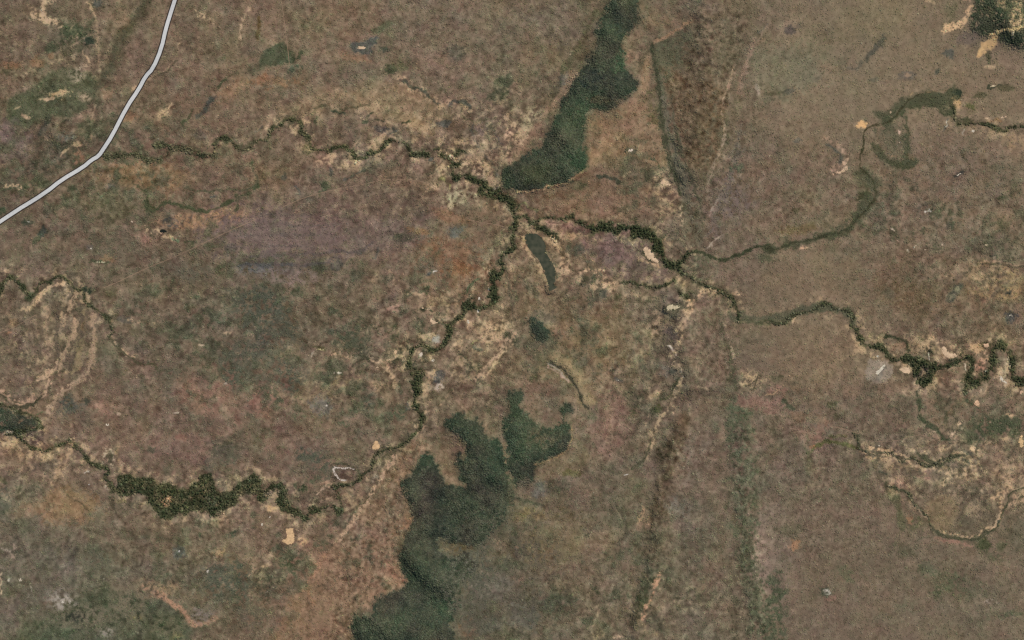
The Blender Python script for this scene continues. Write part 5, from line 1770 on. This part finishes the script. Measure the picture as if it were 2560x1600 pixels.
def plant_nodes(seed):
    ng = bpy.data.node_groups.new('plants', 'GeometryNodeTree')
    ng.interface.new_socket('Geometry', in_out='INPUT', socket_type='NodeSocketGeometry')
    ng.interface.new_socket('Geometry', in_out='OUTPUT', socket_type='NodeSocketGeometry')
    N, L = ng.nodes, ng.links
    gi, go = N.new('NodeGroupInput'), N.new('NodeGroupOutput')
    g2i = N.new('GeometryNodeGeometryToInstance')
    for q in range(3):
        ico = N.new('GeometryNodeMeshIcoSphere'); ico.inputs['Radius'].default_value = 1.0; ico.inputs['Subdivisions'].default_value = 2
        nz = N.new('ShaderNodeTexNoise'); nz.noise_dimensions = '4D'; nz.inputs['Scale'].default_value = 2.1; nz.inputs['Detail'].default_value = 2
        nz.inputs['W'].default_value = 3.7 * q + seed
        pos = N.new('GeometryNodeInputPosition')
        mr = N.new('ShaderNodeMapRange'); mr.inputs['From Min'].default_value = 0.3; mr.inputs['From Max'].default_value = 0.7
        mr.inputs['To Min'].default_value = 0.55; mr.inputs['To Max'].default_value = 1.3
        L.new(nz.outputs['Fac'], mr.inputs['Value'])
        sc = N.new('ShaderNodeVectorMath'); sc.operation = 'SCALE'
        L.new(pos.outputs[0], sc.inputs[0]); L.new(mr.outputs['Result'], sc.inputs['Scale'])
        ad = N.new('ShaderNodeVectorMath'); ad.operation = 'ADD'; ad.inputs[1].default_value = (0, 0, 1.55)
        L.new(sc.outputs['Vector'], ad.inputs[0])
        sp = N.new('GeometryNodeSetPosition'); L.new(ico.outputs['Mesh'], sp.inputs['Geometry']); L.new(ad.outputs['Vector'], sp.inputs['Position'])
        sm = N.new('GeometryNodeSetMaterial'); sm.inputs['Material'].default_value = fm_; L.new(sp.outputs['Geometry'], sm.inputs['Geometry'])
        cn = N.new('GeometryNodeMeshCone'); cn.inputs['Vertices'].default_value = 5; cn.inputs['Radius Top'].default_value = 0.04
        cn.inputs['Radius Bottom'].default_value = 0.09; cn.inputs['Depth'].default_value = 1.5
        tm = N.new('GeometryNodeSetMaterial'); tm.inputs['Material'].default_value = bark; L.new(cn.outputs['Mesh'], tm.inputs['Geometry'])
        jn = N.new('GeometryNodeJoinGeometry'); L.new(sm.outputs['Geometry'], jn.inputs['Geometry']); L.new(tm.outputs['Geometry'], jn.inputs['Geometry'])
        L.new(jn.outputs['Geometry'], g2i.inputs['Geometry'])
    def att(nm, ty):
        a = N.new('GeometryNodeInputNamedAttribute'); a.data_type = ty; a.inputs['Name'].default_value = nm; return a.outputs['Attribute']
    iop = N.new('GeometryNodeInstanceOnPoints')
    L.new(gi.outputs[0], iop.inputs['Points']); L.new(g2i.outputs['Instances'], iop.inputs['Instance'])
    iop.inputs['Pick Instance'].default_value = True
    L.new(att('kind_index', 'INT'), iop.inputs['Instance Index'])
    e2r = N.new('FunctionNodeEulerToRotation'); L.new(att('turn', 'FLOAT_VECTOR'), e2r.inputs[0])
    L.new(e2r.outputs[0], iop.inputs['Rotation']); L.new(att('size', 'FLOAT_VECTOR'), iop.inputs['Scale'])
    L.new(iop.outputs['Instances'], go.inputs[0])
    return ng
NG = plant_nodes(0.0)

def scatter(name, x, y, rad, tint, rng, label, kind='stuff', tall=1.0):
    nn = len(x)
    me_ = bpy.data.meshes.new(name)
    p = np.stack([wx(x), wy(y), bil(HT, x, y) - 0.1], -1).astype(np.float32)
    me_.vertices.add(nn); me_.vertices.foreach_set('co', p.ravel())
    t = np.ones((nn, 4), np.float32); t[:, :3] = np.clip(tint, 0.004, 0.6)
    me_.attributes.new('tint', 'FLOAT_COLOR', 'POINT').data.foreach_set('color', t.ravel())
    rot = np.zeros((nn, 3), np.float32); rot[:, 2] = rng.uniform(0, 6.283, nn)
    me_.attributes.new('turn', 'FLOAT_VECTOR', 'POINT').data.foreach_set('vector', rot.ravel())
    s_ = np.stack([rad * rng.uniform(.85, 1.2, nn), rad * rng.uniform(.85, 1.2, nn), tall * rad * rng.uniform(.7, 1.0, nn)], -1).astype(np.float32)
    me_.attributes.new('size', 'FLOAT_VECTOR', 'POINT').data.foreach_set('vector', s_.ravel())
    me_.attributes.new('kind_index', 'INT', 'POINT').data.foreach_set('value', rng.integers(0, 3, nn).astype(np.int32))
    me_.update()
    o = bpy.data.objects.new(name, me_); COL.objects.link(o)
    md = o.modifiers.new('plants', 'NODES'); md.node_group = NG
    o['kind'] = kind; o['label'] = label
    return o

rng = np.random.default_rng(2024)
def sample(lam):
    k_ = rng.poisson(lam)
    jj, ii = np.nonzero(k_)
    rep = k_[jj, ii]
    jj, ii = np.repeat(jj, rep), np.repeat(ii, rep)
    x = gx[ii] + CELL * rng.uniform(-.5, .5, len(ii)); y = gy[jj] + CELL * rng.uniform(-.5, .5, len(ii))
    return x, y, jj, ii
AREA = (CELL * M_PX) ** 2
SELF = 0.70                                       # how much darker a lumpy crown looks than a flat sheet
def tints(x, y, dark, jit):
    c_ = bil(C, x, y)
    return s2l(c_ * np.array(dark)) / LIGHT / SELF * np.exp(rng.normal(0, jit, len(x)))[:, None] * np.exp(rng.normal(0, 0.05, (len(x), 3)))
clump = np.exp(0.32 * N8 + 0.25 * N20); clump /= clump.mean()
free = ~bare
is_r, is_f = rip_id > 0, forest_id > 0
open_ = free & ~is_r & ~is_f
x, y, jj, ii = sample(np.where(open_, cover * clump * AREA / (math.pi * 2.5 ** 2) * 0.58, 0))
tn_ = tints(x, y, np.where((bil(rug, x, y) < 0.75)[:, None], (0.86, 0.885, 0.85), (0.85, 0.88, 0.845)), 0.15)
n_out = 130000                                    # scrub on the plain just beyond the survey
xo = rng.uniform(-MARG - 330, W_PX + MARG + 330, n_out); yo = rng.uniform(-MARG - 330, H_PX + MARG + 330, n_out)
ko = (xo < -MARG) | (xo > W_PX + MARG) | (yo < -MARG) | (yo > H_PX + MARG)
xo, yo = xo[ko], yo[ko]
to = s2l(far_brown * np.array((0.85, 0.88, 0.845))) / LIGHT / SELF * np.exp(rng.normal(0, 0.15, (len(xo), 1)))
x, y, tn_ = np.concatenate([x, xo]), np.concatenate([y, yo]), np.concatenate([tn_, to])
rad = np.clip(2.3 * np.exp(rng.normal(0, 0.28, len(x))), 1.1, 5.0)
scatter('savanna_scrub', x, y, rad, tn_, rng, 'scattered small trees and shrubs over the whole brown plain', tall=0.42)
FLAB = {'n': 'dark green forest filling the curved valley at the top of the picture', 's': 'largest dark green forest with ragged edges on the southern hill',
        'ne': 'dark green wood with pale clearings in the upper corner', 'w': 'dark green wood beside the river bend at the edge of the picture',
        'sm': 'small detached dark green copses around the southern forest'}
for q, nm in enumerate(FORESTS):
    x, y, jj, ii = sample(np.where(free & (forest_id == q + 1), sstep(0.1, 0.6, formask) * AREA / (math.pi * 2.9 ** 2) * 1.15, 0))
    rad = np.clip(2.8 * np.exp(rng.normal(0, 0.26, len(x))), 1.5, 5.5)
    scatter('forest', x, y, rad, tints(x, y, (0.93, 0.945, 0.93), 0.15), rng, FLAB[nm], tall=0.5)
RLAB = {'nw': 'winding creek from the road to the central junction', 'jn': 'central junction where the creeks meet',
        'ce': 'broad river bend east of the central junction', 'so': 'river running south from the central junction',
        'sw': 'meandering south-western river', 'wl': 'short creek at the western edge', 'ea': 'looping river at the eastern edge',
        'ne': 'thin creek below the north-eastern wood', 'se': 'thin south-eastern creeks'}
TLAB = {'jn': 'thick belt at the central creek junction', 'ce': 'belt round the river bend beside the large pan',
        'so': 'belt along the river south of the junction', 'sw': 'wide wooded meanders of the south-western river',
        'ea': 'belt along the looping eastern river'}
big = []
for q, nm in enumerate(RIVERS):
    mk = free & (rip_id == q + 1)
    x, y, jj, ii = sample(np.where(mk, AREA / (math.pi * 3.7 ** 2) * 1.25, 0))
    rad = np.clip(3.3 * np.exp(rng.normal(0, 0.34, len(x))), 1.6, 7)
    scatter('riverside_trees', x, y, rad, tints(x, y, (0.97, 0.97, 0.95), 0.26), rng, 'dark green belt of trees lining the ' + RLAB[nm], tall=0.65)
    core = blur((rip_id == q + 1).astype(np.float32), 4)
    big.append((nm, core, mk))

# ---------------------------------------------------------------- the tallest riverside trees, one by one
def crown_mesh(seed):
    rg = np.random.default_rng(seed)
    vs, fs = [], []
    nc = 9
    for q in range(nc):                                  # leaf clumps spread through the crown
        th, rr = rg.uniform(0, 6.28), (0 if q == 0 else rg.uniform(0.45, 0.78))
        c0 = np.array((rr * math.cos(th), rr * math.sin(th), rg.uniform(0.9, 1.5) + (0.25 if q == 0 else 0)))
        cr_ = rg.uniform(0.34, 0.52)
        for _ in range(26):
            d = rg.normal(size=3); d /= np.linalg.norm(d); d[2] = abs(d[2]) * 0.9 - 0.12
            p = c0 + d * cr_ * rg.uniform(0.7, 1.05)
            a = np.cross(d, rg.normal(size=3)); a /= np.linalg.norm(a) + 1e-6
            b_ = np.cross(d, a); s_ = cr_ * rg.uniform(0.3, 0.5)
            o = len(vs)
            vs += [tuple(p - a * s_ - b_ * s_ * .6), tuple(p + a * s_ - b_ * s_ * .6), tuple(p + a * s_ * .7 + b_ * s_), tuple(p - a * s_ * .7 + b_ * s_)]
            fs.append((o, o + 1, o + 2, o + 3))
    me_ = bpy.data.meshes.new('crown'); me_.from_pydata(vs, [], fs); me_.update()
    return me_
def trunk_mesh(seed):
    rg = np.random.default_rng(seed)
    vs, fs = [], []
    def tube(a, b_, r0, r1):
        a, b_ = np.array(a, float), np.array(b_, float); d = b_ - a; d /= np.linalg.norm(d)
        u_ = np.cross(d, (0.3, 0.9, 0.1)); u_ /= np.linalg.norm(u_); w_ = np.cross(d, u_); o = len(vs)
        for p, r_ in ((a, r0), (b_, r1)):
            for q in range(5):
                t = 2 * math.pi * q / 5; vs.append(tuple(p + r_ * (u_ * math.cos(t) + w_ * math.sin(t))))
        for q in range(5): fs.append((o + q, o + (q + 1) % 5, o + 5 + (q + 1) % 5, o + 5 + q))
    tube((0, 0, -.02), (0, 0, .75), .07, .05)
    for q in range(4):
        t = q * 1.57 + rg.uniform(-.4, .4)
        tube((0, 0, .68), (.5 * math.cos(t), .5 * math.sin(t), 1.15), .045, .02)
    me_ = bpy.data.meshes.new('trunk'); me_.from_pydata(vs, [], fs); me_.update(); me_.materials.append(bark)
    return me_
tm_, n, l, b = new_mat('tall_tree_leaves')
oi = n.new('ShaderNodeObjectInfo'); cr = n.new('ShaderNodeValToRGB')
cr.color_ramp.elements[0].color = (0.050, 0.066, 0.030, 1); cr.color_ramp.elements[1].color = (0.092, 0.108, 0.050, 1)
l.new(oi.outputs['Random'], cr.inputs['Fac']); l.new(cr.outputs['Color'], b.inputs['Base Color'])
crowns = [crown_mesh(s_) for s_ in range(5)]; trunks = [trunk_mesh(s_) for s_ in range(3)]
for c_ in crowns: c_.materials.append(tm_)
QUOTA = {'ce': 80, 'sw': 80, 'ea': 60, 'so': 55, 'jn': 25}
inframe = (GX > 6) & (GX < W_PX - 6) & (GY > 6) & (GY < H_PX - 6)
for nm, core, mk in big:
    if nm not in QUOTA: continue
    sc = np.where(mk & inframe, core + 0.25 * rng.random(core.shape), 0)
    order = np.argsort(sc, axis=None)[::-1]
    got = []
    for t in order:
        if len(got) >= QUOTA[nm] or sc.flat[t] <= 0: break
        j_, i_ = divmod(int(t), NX); px, py = gx[i_] + rng.uniform(-1, 1), gy[j_] + rng.uniform(-1, 1)
        if all((px - a) ** 2 + (py - b_) ** 2 > 42 for a, b_ in got): got.append((px, py))
    for px, py in got:
        e = bpy.data.objects.new('riverside_tree', None); COL.objects.link(e)
        s_ = float(rng.uniform(6.0, 8.8))
        e.location = (float(wx(px)), float(wy(py)), float(bil(HT, px, py)) - 0.1)
        e.rotation_euler = (0, 0, float(rng.uniform(0, 6.28))); e.scale = (s_, s_, s_ * float(rng.uniform(.85, 1.15)))
        e.empty_display_size = 1.0
        e['label'] = 'tall dark green tree in the ' + TLAB[nm]
        e['category'] = 'tree'; e['group'] = 'tall trees in the ' + TLAB[nm]
        for pn, ms in (('trunk', trunks[int(rng.integers(3))]), ('crown', crowns[int(rng.integers(5))])):
            ch = bpy.data.objects.new(pn, ms); COL.objects.link(ch); ch.parent = e
